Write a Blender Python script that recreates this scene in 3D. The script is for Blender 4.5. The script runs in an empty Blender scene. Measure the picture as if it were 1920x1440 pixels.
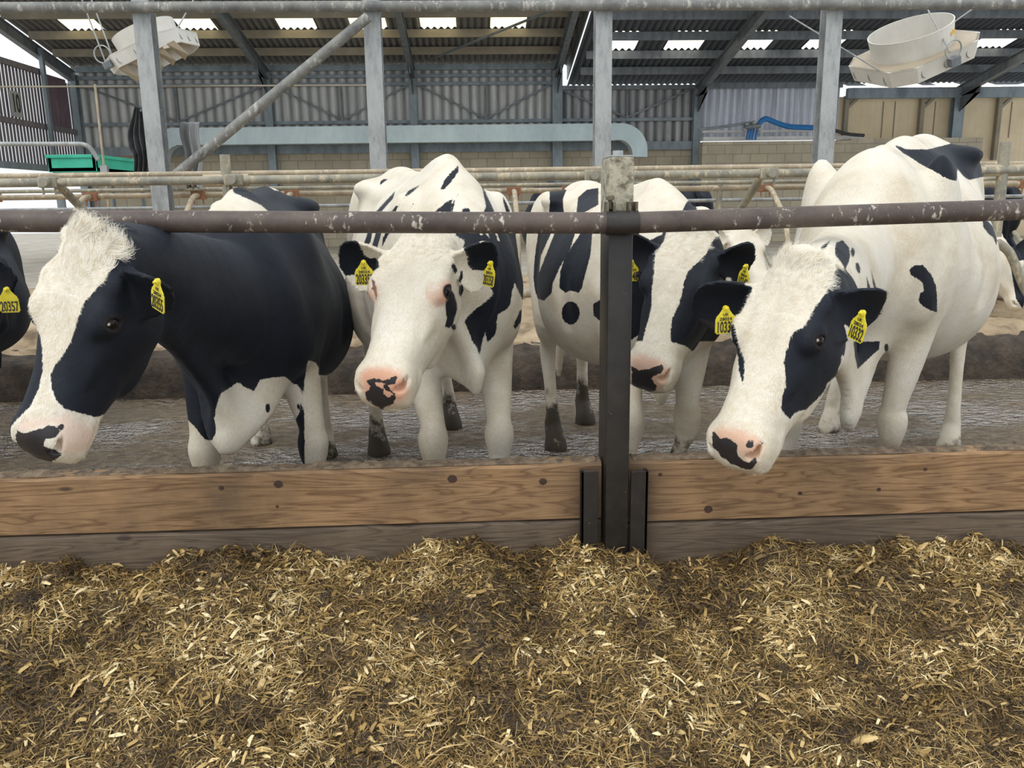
import bpy, bmesh, math, random
import numpy as np
from mathutils import Vector, Matrix
SC = bpy.context.scene
COL = SC.collection
# ------------------------------------------------------------------ camera, sky, light, exposure
F = 1553.0; PITCH = math.radians(12.37); YAW = math.radians(2.5); ROLL = math.radians(0.8)
CAM = np.array([0, 0, 1.28])
def _rx(a):
    c, s = math.cos(a), math.sin(a); return np.array([[1, 0, 0], [0, c, -s], [0, s, c]])
def _rz(a):
    c, s = math.cos(a), math.sin(a); return np.array([[c, -s, 0], [s, c, 0], [0, 0, 1]])
RC = _rz(-YAW) @ _rx(math.pi/2 - PITCH) @ _rz(-ROLL)
cd = bpy.data.cameras.new('camera'); cam = bpy.data.objects.new('camera', cd); COL.objects.link(cam)
M4 = np.eye(4); M4[:3, :3] = RC; M4[:3, 3] = CAM
cam.matrix_world = Matrix(M4.tolist())
cd.sensor_width = 36; cd.sensor_fit = 'HORIZONTAL'; cd.lens = 36*F/1920; cd.clip_start = 0.05; cd.clip_end = 300
SC.camera = cam
W = bpy.data.worlds.new('sky'); SC.world = W; W.use_nodes = True
wb = W.node_tree.nodes['Background']; wb.inputs[0].default_value = (0.90, 0.955, 1.0, 1); wb.inputs[1].default_value = 1.15
def sun(name, direction, strength, angle, color):
    l = bpy.data.lights.new(name, 'SUN'); l.energy = strength; l.angle = math.radians(angle); l.color = color
    o = bpy.data.objects.new(name, l); COL.objects.link(o)
    o.rotation_euler = Vector(direction).to_track_quat('-Z', 'Y').to_euler(); return o
sun('hazy_sun', (0.45, 0.62, -1.0), 1.35, 50, (1.0, 0.96, 0.90))
SC.view_settings.view_transform = 'Standard'; SC.view_settings.look = 'None'
SC.view_settings.exposure = 0.06; SC.view_settings.gamma = 1.0; SC.view_settings.use_curve_mapping = False

def proj(P):
    q = (np.asarray(P, float) - CAM) @ RC; d = -q[..., 2]
    return np.stack([960 + F*q[..., 0]/d, 720 - F*q[..., 1]/d], -1)
def ray(px, py): return RC @ np.array([(px-960)/F, (720-py)/F, -1.0])
def at(px, py, Y):
    d = ray(px, py); return CAM + d*(Y/d[1])
def atz(px, py, z):
    d = ray(px, py); return CAM + d*((z-CAM[2])/d[2])

# ------------------------------------------------------------------ tagging and mesh helpers
def tag(o, label=None, cat=None, group=None, kind=None):
    if label: o['label'] = label
    if cat: o['category'] = cat
    if group: o['group'] = group
    if kind: o['kind'] = kind
    return o
def empty(name, loc=(0, 0, 0)):
    o = bpy.data.objects.new(name, None); COL.objects.link(o); o.location = loc; o.empty_display_size = 0.1; return o
def mkobj(name, verts, faces, mat=None, parent=None, smooth=False, origin=None):
    """one mesh object; vertices given in world space"""
    v = np.asarray(verts, float).reshape(-1, 3)
    if parent is not None: org = np.array(parent['_org'])
    elif origin is not None: org = np.array(origin, float)
    else: org = np.array([(v[:, 0].min()+v[:, 0].max())/2, (v[:, 1].min()+v[:, 1].max())/2, v[:, 2].min()])
    me = bpy.data.meshes.new(name); vl = v - org
    if isinstance(faces, np.ndarray):
        n, k = faces.shape
        me.vertices.add(len(v)); me.vertices.foreach_set('co', vl.astype(np.float32).ravel())
        me.loops.add(n*k); me.loops.foreach_set('vertex_index', faces.astype(np.int32).ravel())
        me.polygons.add(n); me.polygons.foreach_set('loop_start', np.arange(0, n*k, k, dtype=np.int32))
        me.polygons.foreach_set('loop_total', np.full(n, k, dtype=np.int32))
        me.update(calc_edges=True)
    else:
        me.from_pydata(vl.tolist(), [], faces); me.update()
    if smooth: me.polygons.foreach_set('use_smooth', np.ones(len(me.polygons), dtype=bool))
    if mat: me.materials.append(mat)
    o = bpy.data.objects.new(name, me); COL.objects.link(o)
    if parent is not None: o.parent = parent
    else: o.location = org.tolist()
    o['_org'] = org.tolist()
    return o
def root(name, org, label, cat, group=None):
    o = empty(name, tuple(org)); o['_org'] = [float(t) for t in org]; return tag(o, label, cat, group)
class MB:
    """collects shapes, then links them as one mesh"""
    def __init__(s): s.v = []; s.f = []
    def add(s, v, f):
        b = len(s.v); s.v += [tuple(map(float, p)) for p in v]; s.f += [tuple(i+b for i in q) for q in f]; return s
    def box(s, lo, hi, bev=0.0):
        (x0, y0, z0), (x1, y1, z1) = lo, hi
        if bev <= 0:
            return s.add([(x0, y0, z0), (x1, y0, z0), (x1, y1, z0), (x0, y1, z0), (x0, y0, z1), (x1, y0, z1), (x1, y1, z1), (x0, y1, z1)],
                         [(0, 3, 2, 1), (4, 5, 6, 7), (0, 1, 5, 4), (1, 2, 6, 5), (2, 3, 7, 6), (3, 0, 4, 7)])
        return s.obox(((x0+x1)/2, (y0+y1)/2, (z0+z1)/2), np.eye(3), ((x1-x0)/2, (y1-y0)/2, (z1-z0)/2), bev)
    def obox(s, c, R, h, bev=0.0):
        """oriented box: centre, columns of R are the axes, half sizes"""
        bm = bmesh.new(); bmesh.ops.create_cube(bm, size=2)
        for v in bm.verts: v.co = Vector((v.co.x*h[0], v.co.y*h[1], v.co.z*h[2]))
        if bev > 0: bmesh.ops.bevel(bm, geom=bm.edges[:], offset=bev, segments=2, affect='EDGES', profile=0.6)
        R = np.array(R); c = np.array(c)
        s.add([c + R @ np.array(v.co) for v in bm.verts], [[v.index for v in f.verts] for f in bm.faces]); bm.free(); return s
    def tube(s, pts, r, n=12, cap=True):
        """round bar along a polyline; r may be a list"""
        P = np.array(pts, float); m = len(P); r = np.broadcast_to(np.array(r, float), (m,))
        T = np.gradient(P, axis=0) if m > 2 else np.repeat((P[1]-P[0])[None], 2, 0)
        T /= np.linalg.norm(T, axis=1)[:, None]
        a = np.array([0, 0, 1.0]) if abs(T[0][2]) < 0.9 else np.array([1.0, 0, 0])
        vs = []; x = np.cross(a, T[0]); x /= np.linalg.norm(x)
        for i in range(m):
            x = x - T[i]*(x @ T[i]); x /= np.linalg.norm(x); y = np.cross(T[i], x)
            for k in range(n):
                t = 2*math.pi*k/n; vs.append(P[i] + r[i]*(math.cos(t)*x + math.sin(t)*y))
        fs = [(i*n+k, i*n+(k+1) % n, (i+1)*n+(k+1) % n, (i+1)*n+k) for i in range(m-1) for k in range(n)]
        if cap: fs += [tuple(range(n-1, -1, -1)), tuple((m-1)*n+k for k in range(n))]
        return s.add(vs, fs)
    def bar(s, a, b, w, h, up=(0, 0, 1), bev=0.0):
        """rectangular bar from a to b"""
        a = np.array(a, float); b = np.array(b, float); t = b-a; L = np.linalg.norm(t); t /= L
        up = np.array(up, float); x = np.cross(up, t); x /= np.linalg.norm(x); u = np.cross(t, x)
        return s.obox((a+b)/2, np.stack([x, t, u], 1), (w/2, L/2, h/2), bev)
    def ibeam(s, a, b, w, h, up=(0, 0, 1), th=0.012):
        a = np.array(a, float); b = np.array(b, float); t = b-a; t /= np.linalg.norm(t)
        up = np.array(up, float); x = np.cross(up, t); x /= np.linalg.norm(x); u = np.cross(t, x)
        s.bar(a+u*(h/2-th/2), b+u*(h/2-th/2), w, th, up); s.bar(a-u*(h/2-th/2), b-u*(h/2-th/2), w, th, up); s.bar(a, b, th, h-2*th, up); return s
    def prism(s, outline, axis_vec, org, ex, ey):
        """polygon outline [(a,b)] in plane (ex,ey) extruded by axis_vec"""
        org = np.array(org, float); ex = np.array(ex, float); ey = np.array(ey, float); av = np.array(axis_vec, float)
        n = len(outline); p = [org+a*ex+b*ey for a, b in outline]
        return s.add(p + [q+av for q in p], [tuple(range(n-1, -1, -1)), tuple(range(n, 2*n))] + [(i, (i+1) % n, n+(i+1) % n, n+i) for i in range(n)])
    def ball(s, c, r, seg=12):
        bm = bmesh.new(); bmesh.ops.create_uvsphere(bm, u_segments=seg, v_segments=seg//2+2, radius=1)
        c = np.array(c); r = np.broadcast_to(np.array(r, float), (3,))
        s.add([c + np.array(v.co)*r for v in bm.verts], [[v.index for v in f.verts] for f in bm.faces]); bm.free(); return s
    def build(s, name, mat, parent=None, smooth=False, origin=None):
        o = mkobj(name, s.v, s.f, mat, parent, smooth, origin)
        if smooth:
            o.data.shade_smooth() if hasattr(o.data, 'shade_smooth') else None
            try: o.data.set_sharp_from_angle(angle=math.radians(40))
            except Exception: pass
        return o
def bend(pts, r=0.06, n=6):
    """round the corners of a polyline"""
    P = [np.array(p, float) for p in pts]; out = [P[0]]
    for i in range(1, len(P)-1):
        a = P[i-1]-P[i]; b = P[i+1]-P[i]; la, lb = np.linalg.norm(a), np.linalg.norm(b)
        q = min(r, la*.45, lb*.45); A = P[i]+a/la*q; B = P[i]+b/lb*q
        for k in range(n+1):
            t = k/n; out.append((1-t)**2*A + 2*t*(1-t)*P[i] + t*t*B)
    out.append(P[-1]); return out

# ------------------------------------------------------------------ procedural materials
def new_mat(name):
    m = bpy.data.materials.new(name); m.use_nodes = True; nt = m.node_tree; return m, nt, nt.nodes['Principled BSDF']
def noise(nt, scale, detail=4, rough=0.6, coord=None, stretch=None, dist=0.0):
    n = nt.nodes.new('ShaderNodeTexNoise'); n.inputs['Scale'].default_value = scale; n.inputs['Detail'].default_value = detail
    n.inputs['Roughness'].default_value = rough; n.inputs['Distortion'].default_value = dist
    tc = nt.nodes.new('ShaderNodeTexCoord'); src = tc.outputs['Object'] if coord is None else coord
    if stretch:
        mp = nt.nodes.new('ShaderNodeMapping'); mp.inputs['Scale'].default_value = stretch; nt.links.new(src, mp.inputs[0]); src = mp.outputs[0]
    nt.links.new(src, n.inputs['Vector']); return n
def ramp(nt, fac, stops):
    r = nt.nodes.new('ShaderNodeValToRGB'); e = r.color_ramp.elements
    while len(e) < len(stops): e.new(0.5)
    for i, (p, c) in enumerate(stops): e[i].position = p; e[i].color = (*c, 1) if len(c) == 3 else c
    nt.links.new(fac, r.inputs[0]); return r
def mixc(nt, fac, a, b, mode='MIX'):
    m = nt.nodes.new('ShaderNodeMix'); m.data_type = 'RGBA'; m.blend_type = mode
    if isinstance(fac, (int, float)): m.inputs[0].default_value = fac
    else: nt.links.new(fac, m.inputs[0])
    for v, i in ((a, 6), (b, 7)):
        if isinstance(v, tuple): m.inputs[i].default_value = (*v, 1) if len(v) == 3 else v
        else: nt.links.new(v, m.inputs[i])
    return m.outputs[2]
def mth(nt, op, a, b=0.0, clamp=False):
    m = nt.nodes.new('ShaderNodeMath'); m.operation = op; m.use_clamp = clamp
    for v, i in ((a, 0), (b, 1)):
        if isinstance(v, (int, float)): m.inputs[i].default_value = v
        else: nt.links.new(v, m.inputs[i])
    return m.outputs[0]
def bump(nt, h, strength, dist=0.01, prev=None):
    b = nt.nodes.new('ShaderNodeBump'); b.inputs['Strength'].default_value = strength; b.inputs['Distance'].default_value = dist
    nt.links.new(h, b.inputs['Height'])
    if prev is not None: nt.links.new(prev, b.inputs['Normal'])
    return b.outputs[0]
def simple(name, stops, scale=8, rough=0.6, metal=0.0, bmp=0.15, stretch=None, detail=5, bscale=None, spec=0.5, bdist=0.01):
    m, nt, bs = new_mat(name); n = noise(nt, scale, detail, stretch=stretch)
    nt.links.new(ramp(nt, n.outputs[0], stops).outputs[0], bs.inputs['Base Color'])
    bs.inputs['Roughness'].default_value = rough; bs.inputs['Metallic'].default_value = metal; bs.inputs['Specular IOR Level'].default_value = spec
    if bmp:
        n2 = noise(nt, bscale or scale*4, 4, stretch=stretch); nt.links.new(bump(nt, n2.outputs[0], bmp, bdist), bs.inputs['Normal'])
    return m
def unit(v): v = np.array(v, float); return v/np.linalg.norm(v)
MAT = {}
def galv(name, tint=(.40, .415, .41), dark=(.17, .18, .185), scale=7, rough=.5):
    m, nt, bs = new_mat(name); n = noise(nt, scale, 6, .7, stretch=(1, 1, .35)); n2 = noise(nt, scale*6, 3)
    c = ramp(nt, n.outputs[0], [(.32, dark), (.55, tint), (.8, tuple(min(1, t*1.2) for t in tint))]).outputs[0]
    c = mixc(nt, mth(nt, 'MULTIPLY', n2.outputs[0], .35), c, tuple(t*.6 for t in tint)); nt.links.new(c, bs.inputs['Base Color'])
    bs.inputs['Roughness'].default_value = rough; bs.inputs['Metallic'].default_value = .15
    nt.links.new(bump(nt, n2.outputs[0], .15, .004), bs.inputs['Normal']); return m
MAT['galv'] = galv('galvanised_steel'); MAT['galv_dark'] = galv('weathered_steel', (.20, .22, .235), (.10, .11, .12), 5)
MAT['blue_steel'] = galv('blue_grey_steel', (.28, .33, .36), (.15, .18, .205), 3, .6)
MAT['duct'] = galv('duct_zinc', (.58, .69, .71), (.44, .54, .57), 1.2, .45)
def pipe_mat(name, base, pale, dark, amt=.5, s=30):
    """painted or galvanised pipe, crusted with dry dirt and splashes"""
    m, nt, bs = new_mat(name); n = noise(nt, 6, 6, .7); sp = noise(nt, s, 5, .7, stretch=(1, 1, .45)); sp2 = noise(nt, s*2.6, 3, .6, stretch=(1, 1, .3))
    c = ramp(nt, n.outputs[0], [(.3, dark), (.6, base)]).outputs[0]
    k = ramp(nt, sp.outputs[0], [(.60-.12*amt, (0, 0, 0)), (.66-.10*amt, (1, 1, 1))]).outputs[0]; k2 = ramp(nt, sp2.outputs[0], [(.48, (0, 0, 0)), (.60, (1, 1, 1))]).outputs[0]
    c = mixc(nt, mth(nt, 'MULTIPLY', k, k2), c, pale); nt.links.new(c, bs.inputs['Base Color']); bs.inputs['Roughness'].default_value = .55
    nt.links.new(bump(nt, sp.outputs[0], .5, .004), bs.inputs['Normal']); return m
MAT['rail'] = pipe_mat('neck_rail_steel', (.115, .085, .070), (.55, .50, .42), (.045, .032, .030), .35)
MAT['stall_pipe'] = pipe_mat('stall_pipe', (.34, .31, .23), (.50, .42, .28), (.15, .15, .13), .9, 14)
MAT['stall_tan'] = pipe_mat('stall_pipe_tan', (.46, .38, .26), (.62, .52, .38), (.26, .21, .15), .8, 14)
MAT['top_pipe'] = pipe_mat('top_pipe', (.22, .22, .20), (.42, .40, .36), (.10, .10, .10), .7, 12)
def post_mat():
    m, nt, bs = new_mat('feed_post_steel'); tc = nt.nodes.new('ShaderNodeTexCoord'); sx = nt.nodes.new('ShaderNodeSeparateXYZ'); nt.links.new(tc.outputs['Object'], sx.inputs[0])
    n = noise(nt, 30, 7, .75); n2 = noise(nt, 9, 5, .7); n3 = noise(nt, 60, 4, .6)
    up = ramp(nt, n.outputs[0], [(.38, (.10, .085, .06)), (.50, (.34, .31, .23)), (.62, (.44, .42, .33))]).outputs[0]
    lo = ramp(nt, n2.outputs[0], [(.3, (.010, .009, .009)), (.7, (.030, .024, .020))]).outputs[0]
    # paint worn off and greased below the rail (a wear line at rail height)
    z = mth(nt, 'ADD', sx.outputs[2], mth(nt, 'MULTIPLY', n.outputs[0], .05)); k = mth(nt, 'MULTIPLY', mth(nt, 'SUBTRACT', z, 1.255), 18, True)
    c = mixc(nt, k, lo, up); sp = ramp(nt, n3.outputs[0], [(.70, (0, 0, 0)), (.74, (1, 1, 1))]).outputs[0]
    c = mixc(nt, mth(nt, 'MULTIPLY', sp, .5), c, (.35, .31, .22)); nt.links.new(c, bs.inputs['Base Color'])
    nt.links.new(mth(nt, 'ADD', .42, mth(nt, 'MULTIPLY', k, .35)), bs.inputs['Roughness']); nt.links.new(bump(nt, n.outputs[0], .35, .003), bs.inputs['Normal']); return m
MAT['post'] = post_mat()
def wood_mat(name, a, b, c_, dirt=.35, seed=0.0):
    m, nt, bs = new_mat(name); tc = nt.nodes.new('ShaderNodeTexCoord'); mp = nt.nodes.new('ShaderNodeMapping'); mp.inputs['Location'].default_value = (seed, seed*2, 0)
    mp.inputs['Scale'].default_value = (.55, 6, 7); nt.links.new(tc.outputs['Object'], mp.inputs[0])
    w = noise(nt, 2.2, 3, .5, coord=mp.outputs[0], dist=.6); fr = mth(nt, 'FRACT', mth(nt, 'MULTIPLY', w.outputs[0], 11))
    grain = ramp(nt, fr, [(0, a), (.5, b), (.90, c_), (1, a)]).outputs[0]
    fine = noise(nt, 6, 5, .7, stretch=(2, 30, 60)); grain = mixc(nt, .55, grain, ramp(nt, fine.outputs[0], [(.3, (.35, .33, .30)), (.7, (1, 1, 1))]).outputs[0], 'MULTIPLY')
    vo = nt.nodes.new('ShaderNodeTexVoronoi'); mp2 = nt.nodes.new('ShaderNodeMapping'); mp2.inputs['Scale'].default_value = (2.6, 3, 7.5); mp2.inputs['Location'].default_value = (seed*3+.3, .4, seed); nt.links.new(tc.outputs['Object'], mp2.inputs[0]); nt.links.new(mp2.outputs[0], vo.inputs['Vector']); vo.inputs['Scale'].default_value = 1.0
    knot = ramp(nt, vo.outputs['Distance'], [(.045, (1, 1, 1)), (.085, (0, 0, 0))]).outputs[0]; grain = mixc(nt, mth(nt, 'MULTIPLY', knot, .85), grain, (.035, .018, .012))
    d = noise(nt, 2.6, 6, .7); k = ramp(nt, d.outputs[0], [(.42, (0, 0, 0)), (.72, (1, 1, 1))]).outputs[0]
    ge = nt.nodes.new('ShaderNodeNewGeometry'); sx = nt.nodes.new('ShaderNodeSeparateXYZ'); nt.links.new(ge.outputs['Position'], sx.inputs[0])
    pg = mth(nt, 'SUBTRACT', 1.35, mth(nt, 'DIVIDE', mth(nt, 'ABSOLUTE', mth(nt, 'SUBTRACT', sx.outputs[0], .44)), .20), True); pg = mth(nt, 'MULTIPLY', pg, mth(nt, 'ADD', d.outputs[0], .25))   # grime rubbed off by the post
    tg = mth(nt, 'MULTIPLY', mth(nt, 'SUBTRACT', mth(nt, 'ADD', sx.outputs[2], mth(nt, 'MULTIPLY', d.outputs[0], .06)), .495), 18, True)        # muck smeared along the top edge
    k = mth(nt, 'MAXIMUM', k, mth(nt, 'MAXIMUM', mth(nt, 'MULTIPLY', pg, 1.6), mth(nt, 'MULTIPLY', tg, 1.3)))
    col = mixc(nt, mth(nt, 'MULTIPLY', k, dirt*1.6, True), grain, (.085, .055, .035)); nt.links.new(col, bs.inputs['Base Color']); bs.inputs['Roughness'].default_value = .68
    nt.links.new(bump(nt, fine.outputs[0], .35, .003), bs.inputs['Normal']); return m
MAT['board'] = wood_mat('feed_board_wood', (.37, .215, .10), (.45, .275, .135), (.22, .115, .05), .42)
MAT['board_low'] = wood_mat('grey_board_wood', (.17, .125, .085), (.22, .165, .115), (.10, .07, .05), .45, 3.3)
MAT['dung'] = simple('dried_muck', [(.3, (.07, .05, .035)), (.55, (.20, .145, .095)), (.8, (.30, .24, .16))], 30, .9, 0, .9, bdist=.008)
def wet_floor():
    m, nt, bs = new_mat('wet_floor'); n = noise(nt, 1.3, 7, .65, stretch=(.6, 1.2, 1)); s = noise(nt, 20, 3, .6, stretch=(.7, 1.0, 1)); f = noise(nt, 45, 2, .5)
    c = ramp(nt, s.outputs[0], [(.32, (.055, .038, .022)), (.50, (.17, .122, .075)), (.68, (.30, .22, .14))]).outputs[0]
    c = mixc(nt, ramp(nt, n.outputs[0], [(.4, (0, 0, 0)), (.65, (.7, .7, .7))]).outputs[0], c, (.15, .118, .080)); nt.links.new(c, bs.inputs['Base Color'])
    r = ramp(nt, n.outputs[0], [(.43, (.04, .04, .04)), (.50, (.16, .16, .16)), (.56, (.65, .65, .65))]).outputs[0]; nt.links.new(r, bs.inputs['Roughness'])
    b1 = bump(nt, s.outputs[0], 1.0, .05); nt.links.new(bump(nt, f.outputs[0], .8, .016, b1), bs.inputs['Normal']); bs.inputs['Specular IOR Level'].default_value = .5; nt.links.new(ramp(nt, n.outputs[0], [(.44, (3.8, 3.8, 3.8)), (.54, (1.4, 1.4, 1.4))]).outputs[0], bs.inputs['IOR']); return m
MAT['wet'] = wet_floor()
MAT['sand'] = simple('sand_bedding', [(.30, (.16, .115, .07)), (.45, (.36, .27, .17)), (.7, (.54, .42, .28))], 3.5, .95, 0, .8, bscale=22, bdist=.03)
MAT['curb'] = simple('mucky_curb', [(.3, (.022, .017, .013)), (.6, (.075, .055, .038)), (.8, (.15, .115, .08))], 9, .85, 0, .9, bdist=.02)
MAT['concrete'] = simple('concrete', [(.3, (.30, .27, .22)), (.7, (.45, .41, .35))], 2, .85)
MAT['alley'] = simple('feed_alley', [(.3, (.20, .155, .10)), (.7, (.36, .29, .19))], 6, .9, 0, .5)
def clad(name, a, b, stain_shade, rough=.6, streak=.5, pitch=0, groove=.5):
    m, nt, bs = new_mat(name); n = noise(nt, 1.1, 6, .7); st = noise(nt, 3.5, 5, .7, stretch=(3.5, 3.5, .12))
    c = ramp(nt, n.outputs[0], [(.3, a), (.7, b)]).outputs[0]; k = ramp(nt, st.outputs[0], [(.45, (0, 0, 0)), (.75, (1, 1, 1))]).outputs[0]
    c = mixc(nt, mth(nt, 'MULTIPLY', k, streak), c, stain_shade)
    if pitch:      # shade between the ribs painted into the colour, darker along each groove
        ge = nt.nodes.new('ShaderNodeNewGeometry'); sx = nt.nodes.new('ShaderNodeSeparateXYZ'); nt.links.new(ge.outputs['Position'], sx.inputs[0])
        g = mth(nt, 'POWER', mth(nt, 'MULTIPLY', mth(nt, 'ADD', mth(nt, 'COSINE', mth(nt, 'MULTIPLY', sx.outputs[0], 2*math.pi/pitch)), 1.0), .5, True), 2.0); g = mth(nt, 'MULTIPLY', g, mth(nt, 'ADD', n.outputs[0], .3)); c = mixc(nt, mth(nt, 'MULTIPLY', g, groove), c, stain_shade)
    nt.links.new(c, bs.inputs['Base Color']); bs.inputs['Roughness'].default_value = rough; return m
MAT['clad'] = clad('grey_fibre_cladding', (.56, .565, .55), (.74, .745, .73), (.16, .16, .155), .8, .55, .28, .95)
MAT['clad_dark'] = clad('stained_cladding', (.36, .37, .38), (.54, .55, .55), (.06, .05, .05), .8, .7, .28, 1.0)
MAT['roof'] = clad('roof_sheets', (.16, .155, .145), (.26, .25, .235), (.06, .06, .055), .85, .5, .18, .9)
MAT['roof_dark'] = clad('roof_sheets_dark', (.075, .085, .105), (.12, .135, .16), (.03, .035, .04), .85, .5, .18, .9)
MAT['purlin'] = simple('purlin', [(.3, (.22, .19, .14)), (.7, (.34, .30, .22))], 1.5, .8, 0, .1)
MAT['tan_panel'] = clad('tan_panels', (.62, .49, .31), (.76, .62, .41), (.80, .70, .54), .8, .35)
def emis(name, col, s):
    m, nt, bs = new_mat(name); bs.inputs['Base Color'].default_value = (.8, .8, .7, 1); bs.inputs['Emission Color'].default_value = (*col, 1); bs.inputs['Emission Strength'].default_value = s; return m
MAT['rooflight'] = emis('rooflight_warm', (1.0, .86, .52), 1.5); MAT['rooflight_w'] = emis('rooflight_white', (1.0, .93, .80), 1.5)
def blocks(name, a, b, mortar, sc):
    m, nt, bs = new_mat(name); tc = nt.nodes.new('ShaderNodeTexCoord'); mp = nt.nodes.new('ShaderNodeMapping'); mp.inputs['Rotation'].default_value = (math.pi/2, 0, 0); nt.links.new(tc.outputs['Object'], mp.inputs[0])
    br = nt.nodes.new('ShaderNodeTexBrick'); nt.links.new(mp.outputs[0], br.inputs['Vector']); br.inputs['Scale'].default_value = 1; br.inputs['Brick Width'].default_value = .45*sc; br.inputs['Row Height'].default_value = .225*sc; br.inputs['Mortar Size'].default_value = .012
    br.inputs['Color1'].default_value = (*a, 1); br.inputs['Color2'].default_value = (*b, 1); br.inputs['Mortar'].default_value = (*mortar, 1)
    n = noise(nt, 2, 5); c = mixc(nt, .5, br.outputs[0], ramp(nt, n.outputs[0], [(.3, (.6, .58, .55)), (.7, (1, 1, 1))]).outputs[0], 'MULTIPLY'); nt.links.new(c, bs.inputs['Base Color']); bs.inputs['Roughness'].default_value = .9; return m
MAT['block'] = blocks('concrete_blocks', (.50, .44, .33), (.42, .37, .28), (.30, .27, .21), 1.15)
MAT['sheet_trans'] = clad('clear_sheets', (.62, .66, .76), (.80, .84, .92), (.22, .20, .27), .45, .9, .22, .5)
MAT['fan'] = simple('fan_casing', [(.3, (.60, .58, .52)), (.7, (.74, .72, .67))], 3, .55, 0, .05)
MAT['knot'] = simple('wood_knot', [(.3, (.030, .016, .010)), (.7, (.075, .040, .024))], 40, .7, 0, .2)
MAT['fan_in'] = simple('fan_inner', [(.3, (.34, .28, .20)), (.7, (.46, .39, .29))], 3, .6, 0, .05)
MAT['black'] = simple('black_rubber', [(.3, (.02, .02, .022)), (.7, (.05, .05, .055))], 8, .6)
MAT['cloth'] = simple('grey_cloth', [(.3, (.045, .045, .05)), (.7, (.12, .12, .125))], 7, .9, 0, .3)
MAT['green'] = simple('green_plastic', [(.3, (.02, .38, .24)), (.7, (.05, .50, .34))], 4, .5, 0, .05)
MAT['yorkshire'] = simple('weathered_boards', [(.3, (.13, .12, .13)), (.7, (.24, .22, .23))], 3, .8, 0, .2, stretch=(4, 4, .4))
MAT['maroon'] = clad('maroon_sheet', (.12, .07, .09), (.20, .14, .17), (.30, .26, .32), .7, .6)
MAT['blue'] = simple('blue_hose', [(.3, (.01, .12, .35)), (.7, (.02, .20, .50))], 6, .5)
MAT['white_paint'] = simple('white_paint', [(.3, (.60, .60, .58)), (.7, (.75, .75, .72))], 5, .6)
MAT['orange_ink'] = simple('orange_lettering', [(.3, (.75, .42, .05)), (.7, (.85, .55, .10))], 5, .6, 0, 0)
MAT['bronze'] = simple('grimy_bolt', [(.3, (.06, .055, .04)), (.7, (.20, .18, .12))], 50, .6, .3, .3)
MAT['red_clip'] = simple('rusty_clip', [(.3, (.30, .13, .07)), (.7, (.42, .22, .13))], 20, .7)
# ------------------------------------------------------------------ the barn: floors, walls, roof
BY = 26.0
def zat(px, py, Y): return float(at(px, py, Y)[2])
def xat(px, Y, py=250): return float(at(px, py, Y)[0])
def struct(name, mb, mat, parent=None, smooth=False):
    o = mb.build(name, mat, parent, smooth)
    if parent is None: o['kind'] = 'structure'
    return o
def wavy(xs0, xs1, ys, zf, pitch=.15, amp=.022, k=8):
    """corrugated sheet: waves across x, running along the given (y) polyline with height zf(y)"""
    n = int((xs1-xs0)/pitch*k)+1; X = np.linspace(xs0, xs1, n); w = amp*np.cos(2*np.pi*X/pitch); V = []; 
    for y, z in zip(ys, zf):
        V.append(np.stack([X, np.full(n, y), z+w], 1))
    V = np.concatenate(V); m = len(ys); a = np.arange(n-1); Fc = np.concatenate([np.stack([a+j*n, a+1+j*n, a+1+(j+1)*n, a+(j+1)*n], 1) for j in range(m-1)]); return V, Fc
def wavy_wall(x0, x1, z0, z1, y, pitch=.15, amp=.022, k=8):
    n = int((x1-x0)/pitch*k)+1; X = np.linspace(x0, x1, n); w = y+amp*np.cos(2*np.pi*X/pitch)
    V = np.concatenate([np.stack([X, w, np.full(n, z)], 1) for z in (z0, z1)]); a = np.arange(n-1); return V, np.stack([a, a+1, a+1+n, a+n], 1)
# floors
struct('floor', MB().box((-16, 2.55, -.20), (18, 5.62, 0)), MAT['wet'])
struct('floor', MB().box((-16, 9.9, -.20), (18, 34, .02)), MAT['concrete'])
struct('floor', MB().box((-6, -1.5, -.20), (6, 2.55, -.035)), MAT['alley'])
struct('floor', MB().box((-60, 5.0, -.34), (-16.1, 50, -.10)), MAT['concrete'])
# curb and sand beds
import mathutils
def heap(name, x0, x1, y0, y1, nx, ny, zf, mat, skirt):
    X, Y = np.meshgrid(np.linspace(x0, x1, nx), np.linspace(y0, y1, ny), indexing='ij'); Z = zf(X, Y)
    V = np.stack([X.ravel(), Y.ravel(), Z.ravel()], 1); i, j = np.meshgrid(np.arange(nx-1), np.arange(ny-1), indexing='ij'); a = (i*ny+j).ravel()
    Fq = np.stack([a, a+ny, a+ny+1, a+1], 1)
    # skirt round the edge down to the ground
    ring = [i*ny for i in range(nx)] + [(nx-1)*ny+j for j in range(1, ny)] + [i*ny+ny-1 for i in range(nx-2, -1, -1)] + [j for j in range(ny-2, 0, -1)]
    base = len(V); V2 = V[ring].copy(); V2[:, 2] = skirt; n = len(ring); Fs = np.array([[ring[(q+1) % n], ring[q], base+q, base+(q+1) % n] for q in range(n)])
    return mkobj(name, np.concatenate([V, V2]), np.concatenate([Fq, Fs]), mat, None, True)
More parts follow.
